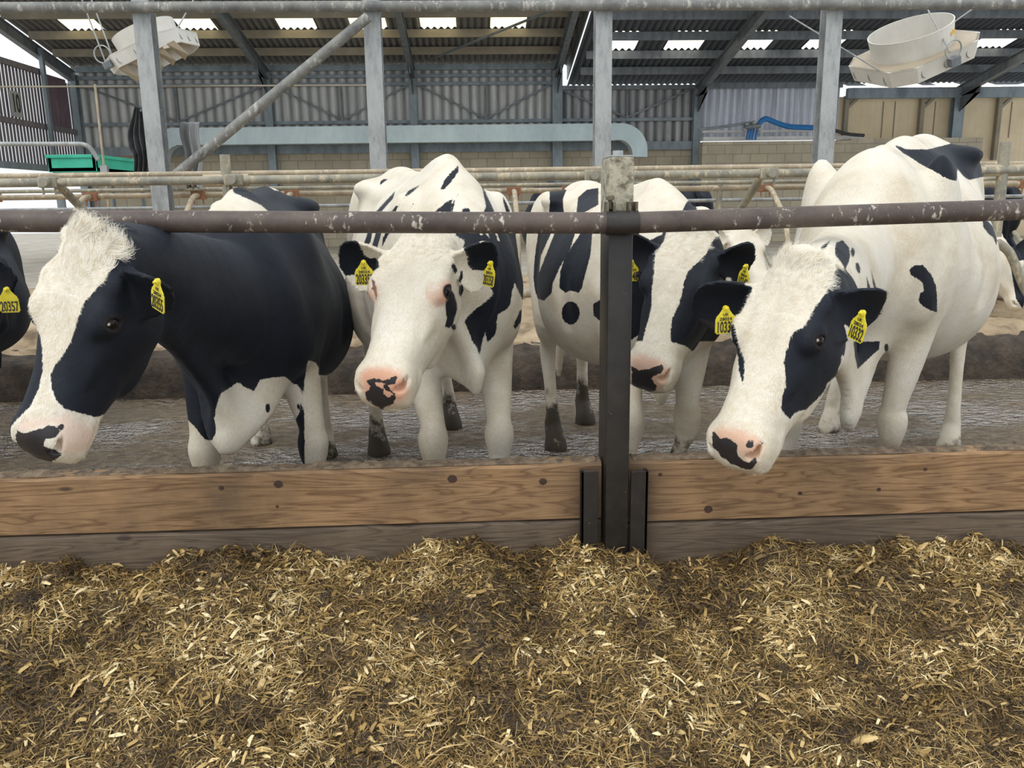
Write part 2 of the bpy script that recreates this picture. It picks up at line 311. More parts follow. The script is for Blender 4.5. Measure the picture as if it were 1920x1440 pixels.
def vnoise(X, Y, sc, seed=0, oct_=3):
    out = np.zeros(X.shape); rs = np.random.RandomState(seed); tab = rs.rand(256, 256); f = sc; a = 1
    for o in range(oct_):
        x = X*f+o*17.3; y = Y*f+o*9.1; xi = np.floor(x).astype(int); yi = np.floor(y).astype(int); fx = x-xi; fy = y-yi; fx = fx*fx*(3-2*fx); fy = fy*fy*(3-2*fy)
        g = lambda i, j: tab[(xi+i) % 256, (yi+j) % 256]
        out += a*((g(0, 0)*(1-fx)+g(1, 0)*fx)*(1-fy)+(g(0, 1)*(1-fx)+g(1, 1)*fx)*fy-.5); f *= 2.1; a *= .5
    return out
cur = heap('curb', -14, 15, 5.62, 6.05, 500, 24, lambda X, Y: .27+.05*vnoise(X, Y, 3, 3)-.12*np.clip((5.72-Y)/.10, 0, 1)**2+.05*vnoise(X, Y, 9, 8), MAT['curb'], -.02); tag(cur, kind='structure')
sb = heap('sand_bedding', -14, 15, 5.95, 10.2, 520, 110, lambda X, Y: .31+.13*vnoise(X, Y, 1.6, 5)+.06*vnoise(X, Y, 6, 6)+.05*np.clip((Y-6)/.8, 0, 1), MAT['sand'], .0)
tag(sb, 'trampled pale sand bedding behind the mucky curb', 'bedding', kind='stuff')
# back wall: left (clad) part, middle, right
xL, x1, x2, x3, x4, x5 = -11.57, xat(510, BY), xat(778, BY), xat(1044, BY), xat(1303, BY), xat(1560, BY)
zsill = zat(700, 284, BY); ztop = zat(510, 128, BY); ztopR = zat(1300, 160, BY)
struct('wall_back', MB().box((xL, BY+.05, 0), (x4, BY+.30, zsill)), MAT['block'])
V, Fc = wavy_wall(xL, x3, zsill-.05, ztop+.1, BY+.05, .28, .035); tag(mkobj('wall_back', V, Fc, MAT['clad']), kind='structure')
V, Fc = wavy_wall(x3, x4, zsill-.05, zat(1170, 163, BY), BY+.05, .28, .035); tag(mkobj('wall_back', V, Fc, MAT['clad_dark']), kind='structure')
struct('wall_back', MB().box((x4, BY-.9, 0), (x5+.2, BY-.65, zat(1420, 265, BY-.9))), MAT['block'])
V, Fc = wavy_wall(x4, x5+.2, zat(1420, 262, BY), zat(1420, 164, BY), BY+.1, .22, .03); tag(mkobj('wall_back', V, Fc, MAT['sheet_trans']), kind='structure')
struct('wall_back', MB().box((x5+.2, BY-.9, 0), (xat(1812, BY), BY-.65, zat(1700, 259, BY-.9))), MAT['block'])
struct('wall_back', MB().box((x5+.2, BY+.1, zat(1700, 262, BY)), (xat(1812, BY), BY+.16, zat(1700, 180, BY))), MAT['tan_panel'])
struct('wall_back', MB().box((xat(1812, BY), BY+.1, 0), (20, BY+.16, zat(1880, 180, BY))), MAT['tan_panel'])
# roof
SL = .194
def roofz(y, z0): return z0+(BY-y)*SL
for nm, xa, xb, z0, mt in (('roof', xL-.05, x3+.35, ztop+.16, 'roof'), ('roof', x3+.35, 20.5, ztopR+.16, 'roof_dark')):
    lights = [p for p in ((135, 355, 548, 685, 820, 955) if mt == 'roof' else (1168, 1292, 1425, 1560, 1722, 1885))]
    yl0, yl1 = 22.45, 23.6
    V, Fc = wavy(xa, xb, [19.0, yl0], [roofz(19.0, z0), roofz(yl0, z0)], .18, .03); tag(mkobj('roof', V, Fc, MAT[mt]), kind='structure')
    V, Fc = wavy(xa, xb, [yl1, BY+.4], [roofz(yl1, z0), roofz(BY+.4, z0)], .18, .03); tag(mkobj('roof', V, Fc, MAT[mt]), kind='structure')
    cx = [xat(p, 22.7, 50 if mt == 'roof' else 85) for p in lights]; e = xa
    for c in cx+[None]:
        a = xb if c is None else c-.47
        if a > e:
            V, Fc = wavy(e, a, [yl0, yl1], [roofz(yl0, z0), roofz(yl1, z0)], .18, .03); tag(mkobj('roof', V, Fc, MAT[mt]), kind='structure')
        if c is not None:
            V, Fc = wavy(c-.47, c+.47, [yl0, yl1], [roofz(yl0, z0)+.01, roofz(yl1, z0)+.01], .18, .03)
            o = mkobj('rooflight', V, Fc, MAT['rooflight' if mt == 'roof' else 'rooflight_w']); e = c+.47
            side = 'left-hand' if mt == 'roof' else 'right-hand'; k = cx.index(c)
            w = ['first', 'second', 'third', 'fourth', 'fifth', 'sixth'][k]
            tag(o, f'glowing corrugated rooflight sheet, {w} from the left in the {side} roof', 'rooflight', 'rooflights in the barn roof')
    yy = BY-.45; k = 0
    struct('trim_2', MB().box((xb-.03, 25, roofz(BY, z0)-.0), (xb+.0, BY+.3, roofz(BY, z0)+.01)).prism([(0, -.5), (7.2, -.5+7.2*SL), (7.2, 7.2*SL+.04), (0, .04)], (.03, 0, 0), (xb-.015, BY+.3, z0), (0, -1, 0), (0, 0, 1)), MAT['galv']) if mt == 'roof' else None
    for yy in (24.75, 23.55, 22.3, 21.05, 19.8):
        o = MB().bar((xa+.2, yy, roofz(yy, z0)-.16), (xb-.1, yy, roofz(yy, z0)-.16), .07, .20).build('purlin', MAT['purlin'] if mt == 'roof' else MAT['galv_dark']); o['kind'] = 'structure'; k += 1
# frames: post + rafter
def frame(x, z0, py_base, w=.22, label='', mat='blue_steel'):
    r = root('steel_frame', (x, BY-.15, 0), label, 'steel frame', 'steel frames of the barn'); gable = 'gable' in label
    MB().ibeam((x, BY-.12, 0), (x, BY-.12, z0-.15), w, .24, (0, 1, 0), .02).build('post', MAT[mat], r)
    a = (x, BY-.1, z0-.22); b = (x, 19.1, z0-.22+(BY-.1-19.1)*SL); MB().ibeam(a, b, .16, .30, (0, 0, 1), .02).build('rafter', MAT['galv_dark'], r)
    if not gable: MB().prism([(0, 0), (0, -.45), (1.0, .19), (1.0, .0)], (.02, 0, 0), (x-.01, BY-.24, z0-.35), (0, -1, 0), (0, 0, 1)).build('haunch', MAT['galv_dark'], r)
    return r
frame(xL+.1, ztop, 0, label='steel post and rafter at the far left gable end of the barn')
frame(x1, ztop, 0, label='steel post and rafter behind the long diagonal pipe')
frame(x2, ztop, 0, label='steel post and rafter just right of the second galvanised column')
frame(x3, ztop, 0, label='steel post and rafter where the roof steps down', w=.3)
frame(x4, ztopR, 0, label='steel post and rafter between the grey cladding and the clear sheets')
frame(xat(1818, BY-.9), ztopR-.05, 0, label='steel post and rafter below the right-hand fan, by the tan panels', w=.32)
# rails on the cladding
def rail(pxa, pya, pxb, pyb, Y, h, d, mat, name, label, cat, group=None):
    a = at(pxa, pya, Y); b = at(pxb, pyb, Y); z = (a[2]+b[2])/2; o = MB().bar((a[0], Y, z), (b[0], Y, z), d, h).build(name, MAT[mat]); tag(o, label, cat, group); return o
zz = lambda py, px=700: zat(px, py, BY-.05)
for py, h, lab, xe in ((279, .24, 'deep blue-grey steel rail at the foot of the grey cladding', x4), (229, .09, 'thin steel rail across the middle of the grey cladding', x4), (158, .09, 'upper thin steel rail below the eaves of the grey cladding', x3), (143, .09, 'light steel rail just under the roof edge', x3), (127, .16, 'grey eaves beam along the top of the left-hand wall', x3)):
    o = MB().bar((xL+.2, BY-.06, zz(py)), (xe, BY-.06, zz(py)), .08, h).build('wall_rail', MAT['blue_steel']); tag(o, lab, 'rail')
for a, b in ((xL+.3, x1), (x1, x2), (x2, x3), (x3, x4)):
    m = (a+b)/2; zt = zz(160) if a < x3-.1 else zz(172); o = MB().bar((a+.15, BY-.07, zt), (m, BY-.07, zz(225)), .03, .05).bar((b-.15, BY-.07, zt), (m, BY-.07, zz(225)), .03, .05).bar((m, BY-.07, zt), (m, BY-.07, zz(228)), .06, .08, (0, 1, 0)).build('wall_brace', MAT['galv_dark'])
    w = {0: 'leftmost bay', 1: 'bay behind the diagonal pipe', 2: 'bay left of the roof step', 3: 'dark bay right of the roof step'}[[xL+.3, x1, x2, x3].index(a)]
    tag(o, f'thin V-shaped steel brace on the cladding in the {w}', 'brace', 'wall braces')
o = MB().bar(at(805, 112, 25.2), at(1062, 8, 21.0), .05, .05).build('roof_brace', MAT['galv_dark']); tag(o, 'thin diagonal brace under the roof left of the roof step', 'brace')
rail(1045, 164, 1305, 164, BY-.1, .12, .08, 'galv_dark', 'eaves_beam', 'dark eaves beam over the stained cladding', 'beam')
rail(1305, 160, 1580, 160, BY-.1, .16, .08, 'galv_dark', 'eaves_beam', 'dark eaves beam over the clear sheets', 'beam')
# right bay: blue-grey beam, timber studs, ledge, hoses
o = MB().bar((xat(1578, BY), BY-.2, zat(1700, 176, BY)), (20, BY-.2, zat(1700, 176, BY)), .2, .30).build('eaves_beam', MAT['blue_steel']); tag(o, 'thick blue-grey beam over the tan panels at right', 'beam')
for px, lab in ((1583, 'left edge'), (1724, 'middle'), (1868, 'right side')):
    x = xat(px, BY); o = MB().bar((x, BY, zat(px, 300, BY)), (x, BY, zat(px, 180, BY)), .12, .16, (0, 1, 0)).bar((x, BY, zat(px, 205, BY)), (x+.35, BY, zat(px, 184, BY)), .08, .08).build('wall_stud', MAT['purlin']); tag(o, f'timber stud on the tan panels, {lab}', 'stud', 'studs on the tan panels')
for px in (1655, 1677, 1752, 1895):
    x = xat(px, BY); o = MB().box((x-.012, BY+.08, zat(px, 258, BY)), (x+.012, BY+.10, zat(px, 190, BY))).build('trim_1', MAT['purlin']); o['kind'] = 'structure'
o = MB().box((x4+.1, BY-.6, zat(1420, 262, BY-.6)), (xat(1622, BY-.6), BY-.2, zat(1420, 256, BY-.6))).build('ledge', MAT['white_paint']); tag(o, 'pale steel ledge along the top of the block wall', 'ledge')
o = MB().box((x4+.1, BY-.5, zat(1420, 248, BY-.5)), (xat(1545, BY-.5), BY-.4, zat(1420, 244, BY-.5))).build('ledge', MAT['white_paint']); tag(o, 'thin pale rail below the clear sheets', 'rail')
hy = BY-1.0
def hose(pts, r, lab, mat='blue'):
    o = MB().tube(bend([at(px, py, hy) for px, py in pts], .3), r, 8).build('water_hose', MAT[mat], None, True); tag(o, lab, 'hose')
hose([(1310, 243), (1370, 236), (1410, 229), (1425, 240)], .04, 'dark blue hose running left from the valve cluster', 'blue_steel')
hose([(1420, 238), (1428, 226), (1436, 222), (1460, 232), (1480, 238), (1540, 240)], .075, 'bright blue hose curving right from the valve cluster')
hose([(1560, 243), (1590, 252), (1620, 254)], .05, 'dark hose end right of the last galvanised column', 'black')
for i, px in enumerate((1400, 1405, 1410, 1416)): hose([(px+4, 242), (px, 262)], .035, f'short blue hose hanging below the valves, {["first","second","third","fourth"][i]} from left')
vr = root('valve_cluster', tuple(at(1410, 244, hy)), 'grey valve cluster joining the blue hoses', 'valve')
MB().tube([at(1395, 239, hy-.1), at(1425, 236, hy-.1)], .07, 10).build('manifold', MAT['galv_dark'], vr, True)
for px, py in ((1400, 233), (1413, 230), (1424, 243), (1396, 243)): MB().ball(at(px, py, hy-.1), .06).build('valve_body', MAT['galv'], vr, True)
# lean-to rooflights behind the right bay
for i, (pa, pb) in enumerate(((1590, 1600), (1642, 1685), (1712, 1748), (1780, 1820), (1845, 1885))):
    y = BY+3; V, Fc = wavy(xat(pa, y, 160), xat(pb, y, 160), [y, y+1.2], [zat(1700, 166, y), zat(1700, 155, y+1.2)], .2, .03)
    tag(mkobj('rooflight', V, Fc, MAT['rooflight_w']), f'small bright rooflight above the tan panels, {["first","second","third","fourth","fifth"][i]} from left', 'rooflight', 'rooflights of the far lean-to')
struct('roof', MB().box((x5, BY+2.8, zat(1700, 151, BY+3)+.1), (20, BY+5, zat(1700, 151, BY+3)+.2)), MAT['roof_dark'])
# left side wall: spaced boards, light between them
yb0, yb1 = 14.0, BY; zt = lambda y: 1.28+3.82
lw = root('wall_left', (xL, (yb0+yb1)/2, 0), None, None); lw['kind'] = 'structure'
mb = MB(); y = yb0
while y < yb1-.25:
    if not (24.0 < y < 25.7 and False): mb.box((xL-.006, y, 2.42), (xL+.006, y+.116, 4.90 if y < 24.2 else 4.80))
    y += .165
mb.build('cladding_boards', MAT['yorkshire'], lw)
MB().box((xL+.01, 14, 3.38), (xL+.10, BY, 3.52)).box((xL+.01, 14, 4.80), (xL+.10, 24.2, 4.94)).build('board_rail', MAT['yorkshire'], lw)
MB().box((xL-.05, 14, 2.28), (xL+.12, BY, 2.44)).build('base_rail', MAT['blue_steel'], lw)
MB().box((xL+.03, 24.2, 3.50), (xL+.07, 25.45, 4.86)).build('maroon_sheet', MAT['maroon'], lw)
MB().ibeam((xL+.20, 23.95, 0), (xL+.20, 23.95, 5.45), .10, .12, (0, 1, 0)).build('wall_post', MAT['blue_steel'], lw)
bd = root('number_board', (xL+.05, 21.6, 3.6), 'pale board with a painted number ten on the spaced timber wall', 'sign')
p1_, p2_ = at(9, 162, 1), at(31, 162, 1)
yA = 22.25; yB_ = 22.72
MB().box((xL+.10, yA, 3.56), (xL+.13, yB_, 4.18)).build('panel', MAT['clad'], bd)
def text_mesh(txt, org, ex, ey, size, name, mat, parent, bold=.004, xs=1.0, ext=.002):
    cu = bpy.data.curves.new('t', 'FONT'); cu.body = txt; cu.align_x = 'CENTER'; cu.align_y = 'CENTER'; cu.size = size; cu.extrude = ext; cu.offset = bold
    o = bpy.data.objects.new('t', cu); COL.objects.link(o); bpy.context.view_layer.update()
    me = bpy.data.meshes.new_from_object(o.evaluated_get(bpy.context.evaluated_depsgraph_get())); bpy.data.objects.remove(o)
    ex = np.array(ex, float); ey = np.array(ey, float); n = np.cross(ex, ey); org = np.array(org, float)
    return mkobj(name, [org+ex*v.co.x*xs+ey*v.co.y+n*v.co.z for v in me.vertices], [tuple(p.vertices) for p in me.polygons], mat, parent)
text_mesh('10', (xL+.135, (yA+yB_)/2, 3.87), (0, 1, 0), (0, 0, 1), .62, 'number', MAT['black'], bd, .012, .62)
# duct along the wall
dy = BY-1.0; P = lambda px, py: (xat(px, dy, py), zat(px, py, dy))
def arc(cx, cy, rx, ry, a0, a1, n=10): return [(cx+rx*math.cos(math.radians(a0+(a1-a0)*i/n)), cy-ry*math.sin(math.radians(a0+(a1-a0)*i/n))) for i in range(n+1)]
outl = [(297, 308), (295, 260)] + [(302, 246), (318, 240)] + [(1160, 231)] + arc(1165, 280, 49, 49, 88, 0) + [(1214, 294), (1187, 294)] + arc(1160, 289, 26, 27, 5, 90, 8) + [(1150, 263), (330, 272)] + arc(333, 300, 24, 27, 95, 170, 6) + [(308, 308)]
mb = MB(); mb.prism([P(*q) for q in outl], (0, .45, 0), (0, dy, 0), (1, 0, 0), (0, 0, 1)); dct = mb.build('air_duct', MAT['duct']); tag(dct, 'long pale galvanised duct with down-turned ends on the back wall', 'duct')
# galvanised columns, top pipe, diagonal brace
gy = 8.2
cols = ((286, 240), (706, 240), (1131, 240), (1552, 240)); names = ('leftmost, behind the left-hand fan cable', 'second from left, at the upper end of the diagonal pipe', 'third from left, directly behind the tall dark feed post', 'rightmost, beside the right-hand fan')
for (px, py), nm in zip(cols, names):
    x = xat(px, gy, py); o = MB().ibeam((x, gy+.08, .2), (x, gy+.08, 4.2), .155, .155, (0, 1, 0), .012).build('steel_column', MAT['galv']); tag(o, f'galvanised steel column, {nm}', 'column', 'galvanised columns over the stalls')
zt_ = zat(960, 9, gy-.1); o = MB().tube([(-6.5, gy-.06, zt_), (7.5, gy-.06, zt_)], .047, 14).build('top_pipe', MAT['top_pipe'], None, True); tag(o, 'long horizontal pipe across the top of the galvanised columns', 'pipe')
o = MB().tube([at(328, 330, gy-.25), at(690, 32, gy-.12)], .047, 14).build('diagonal_pipe', MAT['top_pipe'], None, True); tag(o, 'long diagonal brace pipe rising to the second galvanised column', 'pipe')
o = MB().tube([at(-40, 163, 10.5), at(690, 160, 10.5)], .010, 6).build('wire', MAT['purlin']); tag(o, 'thin horizontal wire across the left side of the barn', 'wire')
rd = root('thin_rod', tuple(at(196, 330, 9.5)), 'thin upright rod with a small bracket above the green trough', 'rod')
MB().tube([(at(196, 322, 9.5)[0], 9.5, .3), at(196, 322, 9.5), at(178, 158, 9.5)], .013, 8).build('rod', MAT['stall_tan'], rd, True); MB().obox(at(196, 318, 9.5), np.eye(3), (.035, .03, .045)).build('bracket', MAT['galv'], rd)
# coat and sheet hanging, green trough
def drape(px0, px1, py0, py1, Y, folds, taper, name, mat, label, cat, depth=.05, seed=1):
    n, m = 40, 40; V = []; a = at(px0, py0, Y); b = at(px1, py1, Y)
    for i in range(n+1):
        t = i/n; z = a[2]+(b[2]-a[2])*t; w = np.interp(t, *taper)
        for j in range(m+1):
            s = j/m-.5; V.append(((a[0]+b[0])/2+s*(b[0]-a[0])*w+.012*math.sin(t*9+seed), Y+depth*math.sin(s*folds*2*math.pi+seed+t*2)*(.4+.6*t), z-.02*abs(math.sin(s*9))*t))
    q = len(V); V += [(x, y+.02, z) for x, y, z in V]; Fq = []
    for i in range(n):
        for j in range(m):
            a_ = i*(m+1)+j; Fq += [(a_, a_+1, a_+m+2, a_+m+1), (q+a_, q+a_+m+1, q+a_+m+2, q+a_+1)]
    for j in range(m): Fq += [(j, q+j, q+j+1, j+1), (n*(m+1)+j, n*(m+1)+j+1, q+n*(m+1)+j+1, q+n*(m+1)+j)]
    for i in range(n): Fq += [(i*(m+1), (i+1)*(m+1), q+(i+1)*(m+1), q+i*(m+1)), (i*(m+1)+m, q+i*(m+1)+m, q+(i+1)*(m+1)+m, (i+1)*(m+1)+m)]
    o = mkobj(name, V, Fq, mat, None, True); tag(o, label, cat); return o
drape(236, 288, 200, 324, 8.35, 3.2, ([0, .06, .35, .62, .7, 1], [.16, .40, .85, 1.0, .72, .75]), 'hanging_coat', MAT['cloth'], 'dark grey overalls hanging beside the leftmost galvanised column', 'overalls')
o = MB().bar((at(262, 203, 8.35)[0], 8.36, at(262, 203, 8.35)[2]-.02), (xat(286, gy, 240)+.05, 8.36, at(262, 203, 8.35)[2]-.02), .03, .02).build('coat_hook', MAT['galv']); tag(o, 'small steel hook bar holding the dark overalls on the column', 'hook')
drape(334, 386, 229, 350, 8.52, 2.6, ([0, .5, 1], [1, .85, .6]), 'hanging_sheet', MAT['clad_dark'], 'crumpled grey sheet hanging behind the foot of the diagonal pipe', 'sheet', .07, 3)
ty = 10.8; tr = root('green_trough', (xat(150, ty, 320), ty+.8, zat(150, 322, ty)), 'bright green plastic trough at left beyond the stall pipes', 'trough')
A = at(88, 292, ty); B = at(182, 322, ty); mb = MB(); x0, z1, x1_, z0_ = A[0], A[2], B[0], B[2]
mb.box((x0, ty, z0_), (x1_, ty+.05, z1), .008).box((x0, ty+1.7, z0_), (x1_, ty+1.75, z1), .008).box((x0, ty, z0_), (x0+.05, ty+1.75, z1), .008).box((x1_-.05, ty, z0_), (x1_, ty+1.75, z1), .008).box((x0, ty, z0_), (x1_, ty+1.75, z0_+.05)); mb.build('basin', MAT['green'], tr)
MB().box((x0-.02, ty-.02, z1-.03), (x1_+.02, ty+.04, z1+.01), .006).box((x1_-.04, ty-.02, z1-.03), (x1_+.02, ty+1.77, z1+.01), .006).build('rim', MAT['green'], tr)
for sx in (x0+.08, x1_-.08):
    for sy in (ty+.1, ty+1.6): MB().tube([(sx, sy, .02), (sx, sy, z0_)], .03, 8).build('leg', MAT['galv_dark'], tr, True)
yy = 10.3; o = MB().tube(bend([at(-60, 270, yy), at(165, 270, yy), at(184, 300, yy)], .12), .026, 10).build('guard_rail', MAT['galv'], None, True); tag(o, 'bent grey guard rail above the green trough', 'rail')
# ---------------------------------------------------------------- fans
def fan(c, up, spin, sc, fins, label, cables):
    up = unit(up); ax = unit(np.cross([0, 1, 0], up)); ay = np.cross(up, ax); ca, sa = math.cos(spin), math.sin(spin); X = ax*ca+ay*sa; Yv = -ax*sa+ay*ca; c = np.array(c, float)
    r = root('ceiling_fan', tuple(c), label, 'fan')
    P3 = lambda a, b, h: c+X*a*sc+Yv*b*sc+up*h*sc
    h = .62; q = .40; oc = [(-q, -h), (q, -h), (h, -q), (h, q), (q, h), (-q, h), (-h, q), (-h, -q)]
    def ring(outline, z0, z1, name, mat, k0=1.0, k1=1.0, top=False, bot=False, th=.02):
        n = len(outline); v = []
        for z, kk in ((z0, k0), (z1, k1)):
            for t in (1, 1-th/.6): v += [P3(a*kk*t, b*kk*t, z) for a, b in outline]
        f = []
        for i in range(n):
            j = (i+1) % n; f += [(i, j, 2*n+j, 2*n+i), (n+j, n+i, 3*n+i, 3*n+j), (2*n+i, 2*n+j, 3*n+j, 3*n+i), (j, i, n+i, n+j)]
        return mkobj(name, v, f, mat, r)
    circ = [(math.cos(2*math.pi*i/40)*.46, math.sin(2*math.pi*i/40)*.46) for i in range(40)]
    ring(oc, -.10, .10, 'casing', MAT['fan'], .94, 1.0)
    n = 40; oc40 = []          # top plate with a round hole
    for i in range(40):
        a = 2*math.pi*i/40; d = np.array([math.cos(a), math.sin(a)]); t = 1e9
        for k in range(8):
            p, q2 = np.array(oc[k]), np.array(oc[(k+1) % 8]); e = q2-p; det = d[0]*(-e[1])+d[1]*e[0]
            if abs(det) > 1e-9:
                tt = (p[0]*(-e[1])+p[1]*e[0])/det; s_ = (d[0]*p[1]-d[1]*p[0])/det
                if tt > 0 and -1e-6 <= s_ <= 1+1e-6: t = min(t, tt)
        oc40.append(tuple(d*t))
    v = [P3(a, b, .10) for a, b in oc40]+[P3(a, b, .10) for a, b in circ]+[P3(a, b, .085) for a, b in oc40]+[P3(a, b, .085) for a, b in circ]
    f = [(i, (i+1) % n, n+(i+1) % n, n+i) for i in range(n)]+[(2*n+(i+1) % n, 2*n+i, 3*n+i, 3*n+(i+1) % n) for i in range(n)]; mkobj('top_plate', v, f, MAT['fan_in'], r)
    ring(circ, .09, .36, 'shroud', MAT['fan'], 1.0, 1.06, th=.015)
    mb = MB(); mb.tube([P3(0, 0, -.02), P3(0, 0, .12)], .11*sc, 16); mb.build('motor', MAT['galv_dark'], r, True)
    for k in range(6):
        a = k*math.pi/3; v = []
        for rr, tw in ((.09, .6), (.25, .42), (.43, .28)):
            for s_ in (-1, 1):
                w = .075*s_; ca_, sa_ = math.cos(a), math.sin(a); v.append(P3(ca_*rr-sa_*w*math.cos(tw), sa_*rr+ca_*w*math.cos(tw), .05+w*math.sin(tw)))
        nn = len(v); v += [p+up*.006 for p in v]; mkobj('blade', v, [(0, 2, 3, 1), (2, 4, 5, 3), (6, 7, 9, 8), (8, 9, 11, 10), (0, 1, 7, 6), (4, 10, 11, 5), (0, 6, 8, 2), (2, 8, 10, 4), (1, 3, 9, 7), (3, 5, 11, 9)], MAT['fan_in'], r)
    for a, b in ((0, -1), (1, 0), (-1, 0), (0, 1)):   # half-moon pressings on the rim
        for t in (-.3, 0, .3):
            cc = np.array([a*.585+b*t*1.0*-1, b*.585+a*t*1.0]); dirv = np.array([-b, a]); out = np.array([a, b])
            pts = []
            for i in range(9):
                th_ = math.pi*(i/8)-math.pi/2; pts.append(P3(*(cc+out*(.018)-dirv*math.cos(th_)*.04), math.sin(th_)*.06))
            MB().tube(pts, .005*sc, 5).build('rim_pressing', MAT['galv_dark'], r, True)
    if fins:
        for i in range(5):
            t = -.42+i*.21; v = [P3(t, -.54, -.08), P3(t+.13, -.54, -.08), P3(t+.20, -.46, -.31), P3(t+.02, -.16, -.30)]; v += [p+Yv*.012 for p in v]
            mkobj('diffuser_fin', v, [(0, 1, 2, 3), (7, 6, 5, 4), (0, 4, 5, 1), (1, 5, 6, 2), (2, 6, 7, 3), (3, 7, 4, 0)], MAT['fan_in'], r)
    bx = P3(*fins_box(fins), .0); MB().obox(bx, np.stack([X, Yv, up], 1), (.065*sc, .04*sc, .05*sc), .008).build('junction_box', MAT['galv_dark'], r)
    MB().tube([bx+X*.09*math.cos(t)+up*(.12+.09*math.sin(t)) for t in np.linspace(-1.5, 4.6, 24)], .008, 6).build('cable_loop', MAT['galv'], r, True)
    tx, ty_ = (-.1, -.49) if fins else (.22, -.45)
    for k in range(7 if fins else 3):      # worn orange lettering, no longer legible
        a = math.radians(-84+k*4.6 if fins else -62+k*5); rr = .482; c0 = P3(rr*math.cos(a), rr*math.sin(a), .24); tn = -X*math.sin(a)+Yv*math.cos(a); no = X*math.cos(a)+Yv*math.sin(a)
        MB().obox(c0, np.stack([tn, no, up], 1), (.013*sc, .004, (.022+.006*(k % 2))*sc)).build('lettering', MAT['orange_ink'], r)
    for (a, b, hh), (px, py, Y) in cables:
        MB().tube([P3(a, b, hh), at(px, py, Y)], .008, 6).build('hanging_cable', MAT['galv'], r, True)
    return r
def fins_box(f): return (-.52, -.56) if f else (.05, -.66)
fan(at(290, 100, 10.2), (-.38, -.06, .93), -.10, .74, True, 'white square ventilation fan with exposed fins, hanging at upper left', [((-.6, -.4, .1), (150, -10, 10.0)), ((-.6, -.1, .1), (168, -10, 10.3)), ((.6, -.3, .1), (366, -6, 10.2))])
fan(at(1712, 108, 9.2), (-.34, -.30, .88), .10, .86, False, 'white square ventilation fan with round shroud, hanging at upper right', [((-.6, -.2, .1), (1480, 30, 9.3)), ((.05, -.60, .1), (1725, -10, 9.0)), ((.6, .2, .1), (1855, -5, 9.3))])
# ---------------------------------------------------------------- stall pipes
def pipe(pts, r, mat, name, label, cat='pipe', group=None, n=12):
    o = MB().tube(pts, r, n).build(name, MAT[mat], None, True); tag(o, label, cat, group); return o
def yz(py, Y, px=960): return zat(px, py, Y)
Yn = 6.6; zn = yz(331, Yn); XR = (-6.2, 6.6)
pipe([(XR[0], Yn, zn), (XR[1], Yn, zn+.0)], .033, 'stall_pipe', 'stall_neck_rail', 'thick dirty pipe along the front of the near stall row')
pipe([(XR[0], Yn+.30, yz(319, Yn+.3)), (XR[1], Yn+.3, yz(319, Yn+.3))], .022, 'stall_tan', 'stall_rail', 'thinner tan pipe just behind the thick stall rail')
for py, Y, r, lab, m in ((347, 8.5, .018, 'upper grey pipe of the far stall row', 'stall_pipe'), (358, 8.6, .027, 'tan pipe of the far stall row that carries the loops', 'stall_tan'), (381, 8.8, .018, 'lowest grey pipe of the far stall row', 'galv')):
    pipe([(XR[0]-1, Y, yz(py, Y)), (XR[1]+1.5, Y, yz(py, Y))], r, m, 'stall_rail', lab)
pipe([(XR[0], 7.3, .50), (XR[1], 7.3, .50)], .045, 'stall_pipe', 'brisket_pipe', 'low thick pipe over the sand behind the cows')
zr = yz(358, 8.6)
def divider(X, front, label):
    g = root('stall_divider', (X, 7.6, .3), label, 'stall divider', 'stall dividers')
    if front: pts = [(X, Yn-.1, zn+.0), (X, Yn+.12, zn-.005), (X, 7.38, zn-.36), (X, 7.55, .9), (X, 7.58, .25)]
    else: pts = [(X, 8.62, zr), (X, 8.42, zr-.01), (X, 7.98, zr-.30), (X, 7.85, .8), (X, 7.85, .25)]
    MB().tube(bend(pts, .14), .033 if front else .026, 12).build('loop', MAT['stall_pipe' if front else 'stall_tan'], g, True)
    MB().tube([(X, Yn-.0, .95), (X, 7.0, .62), (X, 7.56, .60)] if front else [(X, 8.7, .9), (X, 8.3, .62), (X, 7.86, .60)], .022, 10).build('lower_bar', MAT['stall_pipe'], g, True)
    c = (X, Yn, zn) if front else (X, 8.6, zr)
    MB().box((X-.07, c[1]-.045, c[2]-.042), (X+.07, c[1]+.045, c[2]+.042), .012).tube([(X-.045, c[1]-.02, c[2]-.09), (X-.045, c[1]-.02, c[2]+.05)], .008, 6).tube([(X+.045, c[1]-.02, c[2]-.09), (X+.045, c[1]-.02, c[2]+.05)], .008, 6).build('clamp', MAT['stall_pipe' if front else 'red_clip'], g, False)
fx = (-4.57, -3.19, -1.81, -.43, .94, 2.32, 3.70, 5.6); ord_ = ('first', 'second', 'third', 'fourth', 'fifth', 'sixth', 'seventh', 'eighth', 'ninth', 'tenth')
for i, x in enumerate(fx): divider(x, True, f'dirty bent stall divider of the near row, {ord_[i]} from the left')
bx_ = (-4.72, -3.77, -2.72, -1.8, -.7, .42, .98, 3.0, 3.75, 5.75)
for i, x in enumerate(bx_): divider(x, False, f'tan looped stall divider of the far row, {ord_[i]} from the left')
def stub(px, pyt, Y, w, lab, zb=.2):
    x = xat(px, Y, pyt); g = root('stall_post', (x, Y, zb), lab, 'post', 'stall posts')
    MB().tube([(x, Y, zb), (x, Y, yz(pyt, Y, px))], w, 14).build('post', MAT['stall_pipe'], g, True)
    MB().tube([(x-.17, Y-.0, zn if Y < 7 else zr), (x+.17, Y, zn if Y < 7 else zr)], .047 if Y < 7 else .03, 14).build('sleeve', MAT['stall_tan'], g, True)
